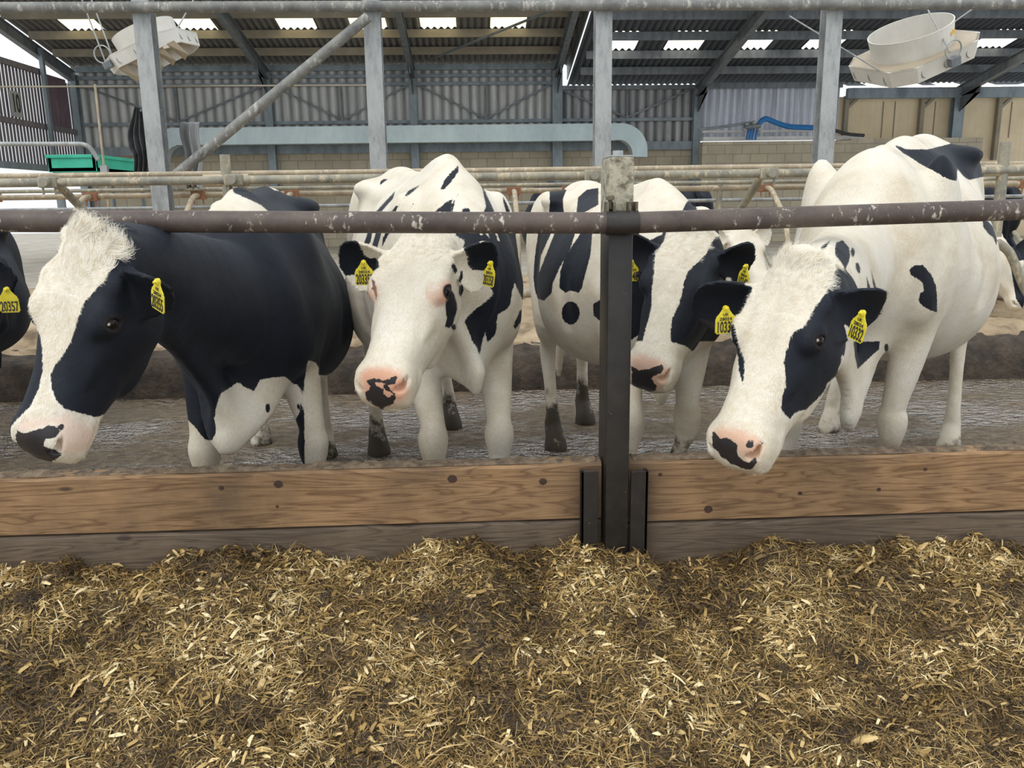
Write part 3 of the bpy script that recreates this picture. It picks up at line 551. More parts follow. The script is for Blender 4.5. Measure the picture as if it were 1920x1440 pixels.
stub(421, 290, Yn+.02, .038, 'capped stall post standing above the thick rail, left of centre'); stub(1886, 267, Yn+.02, .042, 'capped grey stall post at far right beside the large white cow'); stub(1350, 332, 8.6, .03, 'slim stall post behind the white-blazed cow at centre')
o = MB().tube(bend([at(1872, 585, 6.9), at(1900, 572, 6.9), at(1960, 578, 6.9)], .2), .05, 10).build('bent_pipe', MAT['stall_pipe'], None, True); tag(o, 'bent low pipe over the sand at the right edge', 'pipe')
o = MB().tube(bend([at(1870, 455, 6.3), at(1892, 470, 6.3), at(1905, 500, 6.3), at(1960, 640, 6.3)], .2), .035, 10).build('bent_pipe', MAT['stall_pipe'], None, True); tag(o, 'grey pipe curving down past the lying cow at right', 'pipe')
# ---------------------------------------------------------------- feed fence
fY = 2.50
PX0, PX1 = xat(1138, 2.45, 700), xat(1184, 2.45, 700); pz = zat(1150, 293, 2.46)
fp = root('feed_post', ((PX0+PX1)/2, 2.53, -.03), 'tall square steel post with a worn dark lower half, in front of the third cow', 'post')
MB().box((PX0, 2.455, -.03), (PX1, 2.615, pz), .012).build('upright', MAT['post'], fp, True, None)
MB().box((PX0+.004, 2.46, pz-.001), (PX1-.004, 2.61, pz+.003), .001).build('cap_plate', MAT['galv'], fp)
x_ = xat(1163, 2.5, 285); MB().tube([(x_, 2.54, pz), (x_, 2.54, pz+.020)], .0155, 18).build('pipe_stub', MAT['galv'], fp, True)
for a, b, nm in ((1089, 1121, 'left'), (1182, 1214, 'right')):
    xa, xb = xat(a, 2.46, 950), xat(b, 2.46, 950); MB().box((xa, 2.455, -.03), (xb, 2.467, zat((a+b)/2, 884, 2.455)), .002).box((xa if nm == 'left' else xb-.010, 2.455, -.03), (xa+.010 if nm == 'left' else xb, 2.49, zat((a+b)/2, 884, 2.455)), .002).build('board_channel', MAT['post'], fp)
zL0, zM, zR0 = 1.249, 1.217, 1.240
rY = 2.415; xm = xat(1166, rY, 415)
def railz(x): return zM+(zL0-zM)*(xm-x)/(xm+1.345)*1.0 if x < xm else zM+(zR0-zM)*(x-xm)/(1.655-xm)
nr = root('neck_rail', (0, rY, 1.2), 'thick grimy neck rail, left length, running over the necks of three cows', 'rail', 'front neck rails')
MB().tube([(x, rY, railz(x)-.012*math.sin((x+3.2)/3.6*math.pi)*0) for x in np.linspace(-3.4, xm-.005, 30)], .0305, 28).build('pipe', MAT['rail'], nr, True)
nr2 = root('neck_rail', (1.5, rY, 1.2), 'thick grimy neck rail, right length, running over the large white cow', 'rail', 'front neck rails')
MB().tube([(x, rY, railz(x)) for x in np.linspace(xm+.005, 3.9, 24)], .0305, 28).build('pipe', MAT['rail'], nr2, True)
cl = root('rail_clamp', (xm, rY, zM), 'steel clamp sleeve with two bolts joining the neck rails at the post', 'clamp')
xa, xb = xat(1136, rY, 415), xat(1196, rY, 415)
MB().tube([(xa, rY, railz(xa)), (xm, rY, zM), (xb, rY, railz(xb))], .0352, 28).build('sleeve', MAT['post'], cl, True)
for px, hh in ((1145, 1), (1187, 0)):
    x = xat(px, rY, 392); MB().box((x-.013, rY-.01, zM+.025), (x-.006, rY+.035, zM+.060), .001).box((x+.006, rY-.01, zM+.025), (x+.013, rY+.035, zM+.060), .001).box((x-.013, rY+.025, zM+.025), (x+.013, rY+.035, zM+.060), .001).build('lug', MAT['bronze'], cl)
    if hh: MB().tube([(x, rY+.01, zM+.04), (x, rY+.01, zM+.066)], .006, 10).tube([(x, rY+.01, zM+.066), (x, rY+.01, zM+.076)], .013, 6).build('bolt', MAT['bronze'], cl, True)
# boards
def board(xa, xb, z0, z1, y0, y1, mat, label, seed):
    rs = np.random.RandomState(seed); nx = int((xb-xa)/.02); prof = [(y0, z0), (y0, z1-.012), (y0+.006, z1-.004), (y0+.016, z1), (y1-.016, z1), (y1-.006, z1-.004), (y1, z1-.012), (y1, z0)]
    X = np.linspace(xa, xb, nx); V = []; 
    wob = np.interp(X, np.linspace(xa, xb, 40), rs.randn(40)*.0018)
    for i, x in enumerate(X):
        for (y, z) in prof: V.append((x, y, z+(wob[i] if z > z0+.01 else 0)))
    k = len(prof); Fq = [(i*k+j, i*k+(j+1) % k, (i+1)*k+(j+1) % k, (i+1)*k+j) for i in range(nx-1) for j in range(k)]+[tuple(range(k-1, -1, -1)), tuple((nx-1)*k+j for j in range(k))]
    o = mkobj('feed_board', V, Fq, mat, None, False); tag(o, label, 'board', 'feed barrier boards'); return o
zb_t, zb_m = zat(500, 884, 2.50), zat(300, 997, 2.50)
zbr_t, zbr_m = zat(1600, 853, 2.50), zat(1600, 967, 2.50)
bL = board(-3.2, PX0-.006, zb_m+.003, zb_t, 2.50, 2.575, MAT['board'], 'upper orange-brown feed board, left of the steel post', 1)
board(-3.2, PX0-.006, -.03, zb_m-.003, 2.503, 2.575, MAT['board_low'], 'lower greyer feed board, left of the steel post', 2)
bR = board(PX1+.006, 3.9, zbr_m+.003, zbr_t, 2.50, 2.575, MAT['board'], 'upper orange-brown feed board, right of the steel post', 3)
board(PX1+.006, 3.9, -.03, zbr_m-.003, 2.503, 2.575, MAT['board_low'], 'lower greyer feed board, right of the steel post', 4)
for xa, xb, z, sd, lab in ((-3.2, PX0-.02, zb_t, 11, 'left'), (PX1+.02, 3.9, zbr_t, 12, 'right')):
    o = heap('muck_crust', xa, xb, 2.508, 2.572, 600, 10, lambda X, Y: z-.001+np.clip(.006+.010*vnoise(X, Y, 22, sd)+.006*vnoise(X, Y, 60, sd+1), .0, .03)*np.clip(np.minimum(Y-2.507, 2.573-Y)/.012, 0, 1), MAT['dung'], z-.002); tag(o, f'crust of dried muck along the top of the {lab} feed board', 'muck', kind='stuff')

for bd_, spots in ((bL, ((415, 915, 5), (522, 908, 8), (848, 898, 8.5), (1018, 903, 7), (520, 950, 3))), (bR, ((1328, 955, 8), (1238, 890, 4), (1500, 925, 4), (1648, 918, 4), (1735, 880, 4)))):
    for px, py, rr in spots:
        c = at(px, py, 2.4995); q = rr/F*2.75; n_ = 14; v = [(c[0]+q*math.cos(2*math.pi*i/n_)*(1+.12*math.sin(3*i)), 2.4994, c[2]+q*.9*math.sin(2*math.pi*i/n_)) for i in range(n_)]; v += [(a, 2.501, b) for a, _, b in v]
        mkobj('knot', v, [tuple(range(n_))]+[(i, n_+i, n_+(i+1) % n_, (i+1) % n_) for i in range(n_)], MAT['knot'], bd_)
# ------------------------------------------------------------------ feed heap, chopped forage
cx_ = np.array([0, 150, 300, 480, 620, 700, 760, 900, 1000, 1120, 1180, 1260, 1350, 1450, 1560, 1700, 1920]); cy_ = np.array([1082, 1060, 1058, 1042, 1065, 1050, 1025, 1020, 1038, 1018, 1040, 1062, 1050, 1025, 1045, 1030, 1030])
cX = np.array([at(a, b, 2.40)[0] for a, b in zip(cx_, cy_)]); cZ = np.array([at(a, b, 2.40)[2] for a, b in zip(cx_, cy_)])
def feedz(X, Y):
    crest = np.interp(X, cX, cZ); t = np.clip((2.40-Y)/.80, 0, 1.6); base = np.interp(t, [0, .12, .35, .62, 1.0, 1.6], [1.0, .97, .72, .42, .12, .0])
    z = -.045+(crest+.02)*base; z += .09*vnoise(X, Y, 3.2, 21, 2)*np.clip(t*4, .25, 1)+.075*vnoise(X, Y, 7.5, 22, 3)+.020*vnoise(X, Y, 34, 23, 2)
    return np.maximum(z, -.034+.006*vnoise(X, Y, 30, 4, 2))
fh = heap('feed_heap', -2.6, 3.0, .95, 2.497, 560, 160, feedz, None, -.04)
def feed_mat():
    m, nt, bs = new_mat('chopped_feed'); n = noise(nt, 90, 6, .75); n2 = noise(nt, 7, 4); 
    c = ramp(nt, n.outputs[0], [(.32, (.022, .014, .006)), (.50, (.11, .072, .030)), (.66, (.32, .22, .09))]).outputs[0]; nt.links.new(c, bs.inputs['Base Color']); bs.inputs['Roughness'].default_value = .85
    nt.links.new(bump(nt, n.outputs[0], 1.0, .012), bs.inputs['Normal']); return m
fh.data.materials.append(feed_mat()); tag(fh, 'long heap of golden-brown chopped feed in front of the boards', 'feed', kind='stuff')
def chip_mat():
    m, nt, bs = new_mat('chop'); a = nt.nodes.new('ShaderNodeAttribute'); a.attribute_name = 'tone'
    c = ramp(nt, a.outputs['Fac'], [(0, (.025, .014, .006)), (.22, (.075, .043, .015)), (.50, (.23, .140, .043)), (.76, (.50, .325, .105)), (.92, (.76, .55, .23)), (1, (.90, .74, .42))]).outputs[0]
    n = noise(nt, 120, 3); c = mixc(nt, .35, c, ramp(nt, n.outputs[0], [(.3, (.5, .5, .5)), (.7, (1, 1, 1))]).outputs[0], 'MULTIPLY'); nt.links.new(c, bs.inputs['Base Color']); bs.inputs['Roughness'].default_value = .6
    return m
MAT['chop'] = chip_mat()
def chips(N, seed, kind):
    rs = np.random.RandomState(seed); X = rs.uniform(-2.4, 2.6, N*2); Y = .95+(2.49-.95)*rs.rand(N*2)
    keep = np.abs(X-.05) < .75+Y*.72; X = X[keep][:N]; Y = Y[keep][:N]; n = len(X); Z = feedz(X, Y)
    cl = vnoise(X, Y, 7, 31, 3)
    if kind == 0: Ln = rs.gamma(3.2, .0042, n)+.004; Wd = rs.uniform(.0014, .0048, n); lift = rs.uniform(-.002, .008, n)
    elif kind == 1: Ln = rs.gamma(3.5, .0095, n)+.010; Wd = rs.uniform(.0008, .0026, n); lift = rs.uniform(.001, .012, n)
    else: Ln = rs.uniform(.014, .045, n); Wd = rs.uniform(.004, .012, n); lift = rs.uniform(.002, .012, n)
    th = rs.rand(n)*2*np.pi; ph = rs.randn(n)*(.34 if kind != 1 else .42)
    e = .01; gx = (feedz(X+e, Y)-feedz(X-e, Y))/(2*e); gy = (feedz(X, Y+e)-feedz(X, Y-e))/(2*e)
    N_ = np.stack([-gx, -gy, np.ones(n)], 1)+rs.randn(n, 3)*.28; N_ /= np.linalg.norm(N_, axis=1)[:, None]
    D = np.stack([np.cos(th), np.sin(th), np.tan(ph)], 1); D -= N_*(D*N_).sum(1)[:, None]*.8; D /= np.linalg.norm(D, axis=1)[:, None]
    S = np.cross(N_, D); S /= np.linalg.norm(S, axis=1)[:, None]; C = np.stack([X, Y, Z+lift], 1)
    cv = (rs.rand(n)*.30-.08)*Ln; tp_ = rs.uniform(.25, 1, n)
    h = (Ln/2)[:, None]*D; w = (Wd/2)[:, None]*S; mid = C+N_*cv[:, None]
    V = np.stack([C-h-w*tp_[:, None], C-h+w*tp_[:, None], mid-w, mid+w, C+h-w*tp_[:, None], C+h+w*tp_[:, None]], 1).reshape(-1, 3)
    b = np.arange(n)[:, None]*6; Fc = np.concatenate([b+np.array([[0, 2, 3, 1]]), b+np.array([[2, 4, 5, 3]])], 1).reshape(-1, 4)
    tone = np.clip(rs.beta(1.8, 2.3, n)*1.0+cl*.55+(.10 if kind == 1 else (.22 if kind == 2 else 0)), 0, 1)
    return V, Fc, np.repeat(tone, 6)
VS, FS, TS, off = [], [], [], 0
for N, sd, kd in ((135000, 1, 0), (60000, 2, 1), (8500, 3, 2)):
    V, Fc, tone = chips(N, sd, kd); VS.append(V); FS.append(Fc+off); TS.append(tone); off += len(V)
o = mkobj('chopped_forage', np.concatenate(VS), np.concatenate(FS), MAT['chop']); a = o.data.attributes.new('tone', 'FLOAT', 'POINT'); a.data.foreach_set('value', np.concatenate(TS).astype(np.float32)); tag(o, 'loose chaff, straw stalks and leaf flakes covering the feed heap', 'feed', kind='stuff')
MAT['husk'] = simple('dry_husk', [(.3, (.48, .31, .11)), (.55, (.68, .48, .21)), (.8, (.82, .66, .36))], 12, .6, 0, .3, stretch=(1, 8, 1))
husks = [(1015, 1330, .060, .020, 35, .10), (858, 1360, .040, .022, 100, .1), (1718, 1022, .045, .017, 20, .3), (1622, 1062, .055, .011, 15, .1), (1834, 1105, .035, .012, 60, .2), (628, 1042, .030, .012, 55, .9), (852, 1058, .085, .008, 4, .1), (268, 1112, .060, .008, 62, .3),
  (202, 1168, .028, .013, -20, .3), (492, 1282, .024, .018, 80, .2), (1230, 1345, .045, .009, -50, .2), (1760, 1265, .050, .016, -45, .1), (1875, 1390, .040, .014, 5, .1), (1620, 1388, .045, .018, -10, .1), (1440, 1145, .026, .010, 70, .3), (1452, 1262, .03, .009, -15, .1), (150, 1285, .045, .016, 50, .3), (180, 1345, .05, .010, 20, .1), (35, 1180, .030, .010, 80, .5),
  (700, 1405, .045, .015, -30, .1), (820, 1425, .10, .010, 20, .1), (1155, 1025, .05, .008, -50, .5), (630, 1378, .028, .014, -20, .2), (560, 1352, .045, .006, -30, .2), (1380, 1180, .03, .010, -10, .1), (970, 1230, .035, .006, 70, .5), (1690, 1045, .035, .006, -25, .1), (1555, 1075, .022, .014, 70, .4), (330, 1290, .07, .006, 45, .3), (1810, 1175, .04, .007, 75, .3)]
HL = ['largest golden leaf piece, front centre of the feed heap', 'short broad cupped leaf piece at front, left of the largest one', 'pale leaf piece leaning on the right-hand feed board', 'long narrow leaf piece on the crest below the white cow at right', 'upright leaf piece on the right side of the heap crest', 'upright leaf piece against the left feed board, below the second cow',
  'long straight stalk piece on the crest left of the steel post', 'slanting stalk piece on the left of the heap below the black cow', 'small folded leaf piece at left, below the slanting stalk', 'small blocky leaf piece left of centre, halfway up the heap', 'slanting leaf piece at front, right of the largest one', 'long leaf piece on the right, sloping down to the right',
  'flat pale leaf piece near the front right corner', 'wide leaf piece at the front, right of centre', 'small leaf piece below the head of the striped cow', 'tiny flat leaf piece on the right half of the slope', 'broad slanting leaf piece near the lower left', 'narrow leaf piece at the lower left, below the broad slanting one', 'upright leaf chip at the far left edge of the heap',
  'leaf piece at the front edge, left of centre', 'longest thin stalk along the front edge of the feed', 'slanting stalk leaning at the foot of the steel post', 'small pale leaf piece at front, between centre and left', 'thin curved strip at front, left of the small pale piece', 'small leaf piece right of the steel post, upper slope', 'thin upright sliver in the middle of the heap', 'thin sliver just below the leaf leaning on the right-hand board',
  'small upright leaf chip on the crest near the right-hand muzzle', 'long thin stalk slanting across the left middle of the heap', 'thin upright strip at the right, below the crest']
def husk_mesh(L_, W_, seed):
    rs = np.random.RandomState(seed); n = 12; V = []
    for i in range(n+1):
        t = i/n; w = W_*(.18+.82*math.sin(math.pi*min(1, t*.85+.12))**.7)*(1+.12*rs.randn()); z = L_*.18*math.sin(t*math.pi)*rs.uniform(.8, 1.2)
        for s in (-1, -.4, .4, 1): V.append(((t-.5)*L_*2*.62, s*w*.5, z-abs(s)*w*.18*(1+.5*rs.rand())))
    b = len(V); V += [(x, y, z-.0012) for x, y, z in V]; Fc = []
    for i in range(n):
        for j in range(3): a = i*4+j; Fc += [(a, a+4, a+5, a+1), (b+a, b+a+1, b+a+5, b+a+4)]
        Fc += [(i*4, b+i*4, b+i*4+4, i*4+4), (i*4+3, i*4+7, b+i*4+7, b+i*4+3)]
    Fc += [(0, 1, b+1, b), (1, 2, b+2, b+1), (2, 3, b+3, b+2), (n*4+1, n*4, b+n*4, b+n*4+1), (n*4+2, n*4+1, b+n*4+1, b+n*4+2), (n*4+3, n*4+2, b+n*4+2, b+n*4+3)]
    return V, Fc
for i, (px, py, L_, W_, ang, tilt) in enumerate(husks):
    z = .1; 
    for _ in range(8): p = atz(px, py, z); z = float(feedz(np.array([p[0]]), np.array([min(p[1], 2.44)]))[0])+.012
    V, Fc = husk_mesh(L_*1.15, W_*1.2, i); R = np.array(Matrix.Rotation(math.radians(ang), 3, 'Z') @ Matrix.Rotation(-tilt*1.1-.25, 3, 'Y') @ Matrix.Rotation((i % 5-2)*.25, 3, 'X'))
    p[1] = min(p[1], 2.44); o = mkobj('maize_husk', [R @ np.array(v)+p for v in V], Fc, MAT['husk'], None, True); tag(o, HL[i], 'leaf piece', 'maize leaf pieces on the feed heap')
# ------------------------------------------------------------------ cows: one continuous skin from a smooth distance field
def spl(xs, ys, n=160):
    """dense smooth (Catmull-Rom) table through points"""
    xs = np.array(xs, float); ys = np.array(ys, float); X = np.linspace(xs[0], xs[-1], n)
    m = np.gradient(ys, xs); i = np.clip(np.searchsorted(xs, X, 'right')-1, 0, len(xs)-2)
    h = xs[i+1]-xs[i]; t = (X-xs[i])/h
    Y = (2*t**3-3*t**2+1)*ys[i] + (t**3-2*t**2+t)*h*m[i] + (-2*t**3+3*t**2)*ys[i+1] + (t**3-t**2)*h*m[i+1]
    return X, Y
def smin(a, b, k):
    h = np.clip(0.5+0.5*(b-a)/k, 0, 1); return b*(1-h)+a*h - k*h*(1-h)
class Field:
    def __init__(s, xs, ys, zs):
        s.ax = (xs, ys, zs); s.D = np.full((len(xs), len(ys), len(zs)), 0.5, np.float32)
    def sub(s, lo, hi):
        sl = []
        for a, l, h in zip(s.ax, lo, hi):
            i0 = max(0, np.searchsorted(a, l)-1); i1 = min(len(a), np.searchsorted(a, h)+1); sl.append(slice(i0, max(i1, i0+1)))
        P = np.stack(np.meshgrid(*[a[q] for a, q in zip(s.ax, sl)], indexing='ij'), -1); return tuple(sl), P
    def put(s, sl, d, k, sub=False):
        d = d.astype(np.float32)
        if sub: s.D[sl] = -smin(-s.D[sl], d, k)
        else: s.D[sl] = smin(s.D[sl], d, k)
def ell_d(q, n):
    n = np.maximum(n, 1e-4); return q*(n-1)/n
def add_ellipsoid(Fd, c, R, r, k, sub=False):
    c = np.array(c); m = max(r)+k*1.5; sl, P = Fd.sub(c-m, c+m)
    L = (P-c) @ np.array(R); n = np.sqrt((L[..., 0]/r[0])**2+(L[..., 1]/r[1])**2+(L[..., 2]/r[2])**2)
    q = np.linalg.norm(L, axis=-1); d = np.where(n > 1e-3, q*(n-1)/np.maximum(n, 1e-3), -min(r)); Fd.put(sl, d, k, sub)
def add_loft(Fd, C, up, a, b, c, k, sub=False):
    """swept ellipse: centres C, up vectors, half widths a, half heights b (up side) and c (down side)"""
    C = np.array(C, float); m = len(C); up = np.broadcast_to(np.array(up, float), C.shape)
    a = np.broadcast_to(np.array(a, float), (m,)); b = np.broadcast_to(np.array(b, float), (m,)); c = np.broadcast_to(np.array(c, float), (m,))
    s0 = np.arange(m); N = (m-1)*5+1; st = np.linspace(0, m-1, N)
    cp = np.stack([spl(s0, C[:, i], N)[1] for i in range(3)], 1); up = np.stack([np.interp(st, s0, up[:, i]) for i in range(3)], 1)
    a, b, c = [np.maximum(spl(s0, q, N)[1], 1e-3) if m > 2 else np.interp(st, s0, q) for q in (a, b, c)]
    mx = np.maximum(np.maximum(a, b), c)+k*1.3; lo = (cp-mx[:, None]).min(0); hi = (cp+mx[:, None]).max(0)
    sl, P = Fd.sub(lo, hi); best = np.full(P.shape[:-1], 9.0)
    for i in range(N-1):
        p0, p1 = cp[i], cp[i+1]; T = p1-p0; L = np.linalg.norm(T); T = T/L
        t = np.clip(((P-p0) @ T)/L, 0, 1); ctr = p0 + t[..., None]*(p1-p0); d = P-ctr
        U = up[i]-T*(up[i] @ T); U /= np.linalg.norm(U); X = np.cross(T, U)
        x = d @ X; y = d @ U; z = d @ T
        aa = a[i]+(a[i+1]-a[i])*t; bb = np.where(y > 0, b[i]+(b[i+1]-b[i])*t, c[i]+(c[i+1]-c[i])*t)
        n = np.sqrt((x/aa)**2+(y/bb)**2+(z/np.minimum(aa, bb))**2); q = np.linalg.norm(d, axis=-1)
        dd = np.where(n > 1e-3, q*(n-1)/np.maximum(n, 1e-3), -np.minimum(aa, bb)); best = np.minimum(best, dd)
    Fd.put(sl, best, k, sub)
def add_profile(Fd, O, R, u, T, B, a, wl, eu, ed, k):
    """long form: axes R = (along, up, side); tables over u of top, bottom, half width, widest level (0..1), exponents up/down"""
    O = np.array(O, float); R = np.array(R, float)
    X, T_ = spl(u, T); B_ = spl(u, B)[1]; A_ = np.maximum(spl(u, a)[1], 0.004); W_ = spl(u, wl)[1]; EU = spl(u, eu)[1]; ED = spl(u, ed)[1]
    m = k*1.3
    cs = np.array([O + R @ np.array([uu, vv, ww]) for uu in (u[0]-m, u[-1]+m) for vv in (min(B)-m, max(T)+m) for ww in (-max(a)-m, max(a)+m)])
    sl, P = Fd.sub(cs.min(0), cs.max(0)); L = (P-O) @ R; U = np.clip(L[..., 0], u[0], u[-1]); du = np.abs(L[..., 0]-U)
    Ti, Bi, Ai, Wi = [np.interp(U, X, q) for q in (T_, B_, A_, W_)]; eu_ = np.interp(U, X, EU); ed_ = np.interp(U, X, ED)
    cv = Bi+(Ti-Bi)*Wi; y = L[..., 1]-cv; w = np.abs(L[..., 2]); h = np.maximum(np.where(y > 0, Ti-cv, cv-Bi), 0.004); e = np.where(y > 0, eu_, ed_)
    n = ((w/Ai)**e+(np.abs(y)/h)**e)**(1/e); q = np.hypot(w, y)
    d = np.where(n > 1e-3, q*(n-1)/np.maximum(n, 1e-3), -np.minimum(Ai, h)); d = np.where(du > 0, np.sqrt(np.maximum(d, 0)**2+du**2), d)
    Fd.put(sl, d, k)
def ear_frame(E):
    b, tp, nr = map(np.array, E); A = tp-b; L = np.linalg.norm(A); A = A/L; N = nr-A*(nr @ A); N = N/np.linalg.norm(N); return b, A, np.cross(N, A), N, L
def ear_dist(P, E, wd, L2=None):
    b, A, Bx, N, L = ear_frame(E); d = P-b; s = (d @ A)/L; y = d @ Bx; z = d @ N
    sc = np.clip(s, 0, 1); h = wd*np.interp(sc, [0, .12, .28, .48, .68, .84, .94, 1], [.30, .40, .74, 1.0, 1.0, .80, .52, .16])
    cup = 5.5*np.interp(sc, [0, .3, .7, 1], [1.7, 1.25, .7, .3])*y*y - .035*sc**2
    th = np.interp(sc, [0, .25, 1], [.017, .0085, .006]); dy = np.abs(y)-h; dz = np.abs(z-cup)/np.sqrt(1+(9*y)**2)-th; dx = np.abs(s-sc)*L
    return np.sqrt(np.maximum(dy, 0)**2+np.maximum(dz, 0)**2+dx**2)+np.minimum(np.maximum(dy, dz), 0)
def surface_nets(Fd):
    D = Fd.D; xs, ys, zs = Fd.ax; nx, ny, nz = D.shape; ins = D < 0
    c = np.zeros((nx-1, ny-1, nz-1), np.uint8)
    for i in (0, 1):
        for j in (0, 1):
            for k in (0, 1): c += ins[i:nx-1+i, j:ny-1+j, k:nz-1+k]
    ci = np.argwhere((c > 0) & (c < 8)); idx = -np.ones(c.shape, np.int32); idx[tuple(ci.T)] = np.arange(len(ci))
    acc = np.zeros((len(ci), 3)); cnt = np.zeros(len(ci)); A = [xs, ys, zs]
    for ax in range(3):
        o1, o2 = [q for q in range(3) if q != ax]
        for s in (0, 1):
            for t in (0, 1):
                p = ci.copy(); p[:, o1] += s; p[:, o2] += t; q = p.copy(); q[:, ax] += 1
                a = D[tuple(p.T)]; b = D[tuple(q.T)]; m = (a < 0) != (b < 0); tt = np.where(m, a/np.where(m, a-b, 1), 0)
                P = np.stack([A[g][p[:, g]] for g in range(3)], 1).astype(float); P[:, ax] += tt*(A[ax][q[:, ax]]-A[ax][p[:, ax]])
                acc[m] += P[m]; cnt[m] += 1
    V = acc/np.maximum(cnt, 1)[:, None]; Fs = []
    for ax in range(3):
        o1, o2 = [(1, 2), (2, 0), (0, 1)][ax]
        a = [slice(None)]*3; b = [slice(None)]*3; a[ax] = slice(0, -1); b[ax] = slice(1, None)
        sg = ins[tuple(a)] != ins[tuple(b)]; e = np.argwhere(sg); e = e[(e[:, o1] > 0) & (e[:, o2] > 0) & (e[:, o1] < D.shape[o1]-1) & (e[:, o2] < D.shape[o2]-1)]
        if not len(e): continue
        inner = ins[tuple(a)][tuple(e.T)]; c0 = e.copy(); c1 = e.copy(); c1[:, o1] -= 1; c2 = c1.copy(); c2[:, o2] -= 1; c3 = e.copy(); c3[:, o2] -= 1
        f = np.stack([idx[tuple(q.T)] for q in (c0, c1, c2, c3)], 1); f[~inner] = f[~inner][:, ::-1]; Fs.append(f)
    return V, np.concatenate(Fs)
def laplace(V, Fc, it=2, lam=0.5):
    e = np.concatenate([Fc[:, [0, 1]], Fc[:, [1, 2]], Fc[:, [2, 3]], Fc[:, [3, 0]]]); n = len(V)
    deg = np.bincount(e[:, 0], minlength=n)+np.bincount(e[:, 1], minlength=n)
    for _ in range(it):
        for l in (lam, -lam*1.04):
            S = np.stack([np.bincount(e[:, 0], V[e[:, 1], i], n)+np.bincount(e[:, 1], V[e[:, 0], i], n) for i in range(3)], 1)
            V = V+l*(S/np.maximum(deg, 1)[:, None]-V)
    return V
def axis_grid(lo, hi, flo, fhi, hc, hf):
    g = [lo]; x = lo
    while x < hi:
        dist = max(flo-x, x-fhi, 0); x += hf if dist <= 0 else min(hc, hf+dist*0.35); g.append(x)
    return np.array(g)
def poly_sd(P, poly):
    """signed distance in pixels to a polygon, negative inside"""
    poly = np.array(poly, float); n = len(poly); d = np.full(len(P), 1e9); ins = np.zeros(len(P), bool)
    for i in range(n):
        a = poly[i]; b = poly[(i+1) % n]; e = b-a; w = P-a; t = np.clip((w @ e)/max(e @ e, 1e-9), 0, 1)
        d = np.minimum(d, np.linalg.norm(w-t[:, None]*e, axis=1))
        c = ((a[1] <= P[:, 1]) != (b[1] <= P[:, 1])); xx = a[0]+(P[:, 1]-a[1])/(e[1] if abs(e[1]) > 1e-9 else 1e-9)*e[0]; ins ^= c & (P[:, 0] < xx)
    return np.where(ins, -d, d)
def ellp(cx, cy, rx, ry, n=14, rot=0.0):
    return [(cx+rx*math.cos(t)*math.cos(rot)-ry*math.sin(t)*math.sin(rot), cy+rx*math.cos(t)*math.sin(rot)+ry*math.sin(t)*math.cos(rot)) for t in [2*math.pi*i/n for i in range(n)]]

def coat_material():
    m, nt, bs = new_mat('cow_coat'); L = nt.links
    def att(n):
        a = nt.nodes.new('ShaderNodeAttribute'); a.attribute_name = n; return a.outputs['Fac']
    def edge(name, amp, nz, w=0.0012):
        v = mth(nt, 'ADD', att(name), mth(nt, 'MULTIPLY', mth(nt, 'SUBTRACT', nz.outputs[0], 0.5), amp))
        return mth(nt, 'MULTIPLY_ADD' if False else 'ADD', mth(nt, 'MULTIPLY', v, -1.0/(2*w)), 0.5, True)
    nf = noise(nt, 95, 5, 0.7, stretch=(1.6, 1.6, 0.45)); nb = noise(nt, 5, 4); nm = noise(nt, 60, 4); ng = noise(nt, 14, 5, 0.65)
    white = ramp(nt, nb.outputs[0], [(0.30, (0.66, 0.575, 0.44)), (0.50, (0.80, 0.735, 0.615)), (0.72, (0.86, 0.82, 0.74))]).outputs[0]
    hair = ramp(nt, noise(nt, 230, 3, 0.6, stretch=(1.5, 1.5, 0.35)).outputs[0], [(0.3, (0.80, 0.78, 0.74)), (0.7, (1, 1, 1))]).outputs[0]
    white = mixc(nt, 1.0, white, hair, 'MULTIPLY')
    black = ramp(nt, nb.outputs[0], [(0.3, (0.004, 0.006, 0.011)), (0.7, (0.010, 0.014, 0.023))]).outputs[0]
    c = mixc(nt, edge('blk', 0.016, nf), white, black)
    c = mixc(nt, mth(nt, 'MULTIPLY', edge('pink', 0.02, nm, 0.013), att('pinkamt')), c, (0.66, 0.33, 0.21))
    c = mixc(nt, edge('nose', 0.020, nm, 0.0012), c, (0.030, 0.026, 0.028))
    c = mixc(nt, edge('skin', 0.003, nm, 0.0015), c, (0.022, 0.016, 0.018))
    md = mth(nt, 'ADD', att('mud'), mth(nt, 'MULTIPLY', mth(nt, 'SUBTRACT', ng.outputs[0], 0.5), 1.5)); md = mth(nt, 'MULTIPLY', md, 3.0, True)
    c = mixc(nt, md, c, (0.075, 0.062, 0.045)); c = mixc(nt, mth(nt, 'MULTIPLY', edge('paint', 0.03, nm, 0.006), .85), c, (0.55, 0.13, 0.06)); L.new(c, bs.inputs['Base Color'])
    wet = edge('nose', 0.0, nm, 0.02)
    r = mth(nt, 'SUBTRACT', 0.62, mth(nt, 'MULTIPLY', wet, 0.30)); L.new(r, bs.inputs['Roughness'])
    bs.inputs['Specular IOR Level'].default_value = 0.26
    bs.inputs['Sheen Weight'].default_value = 0.03; bs.inputs['Sheen Roughness'].default_value = 0.45; bs.inputs['Sheen Tint'].default_value = (0.75, 0.85, 1, 1)
    b1 = bump(nt, noise(nt, 230, 3, 0.6, stretch=(1.5, 1.5, 0.35)).outputs[0], 0.22, 0.004); b2 = bump(nt, noise(nt, 28, 3).outputs[0], 0.12, 0.008, b1); b2 = bump(nt, noise(nt, 7, 3, .5).outputs[0], 0.22, 0.03, b2); L.new(b2, bs.inputs['Normal'])
    return m

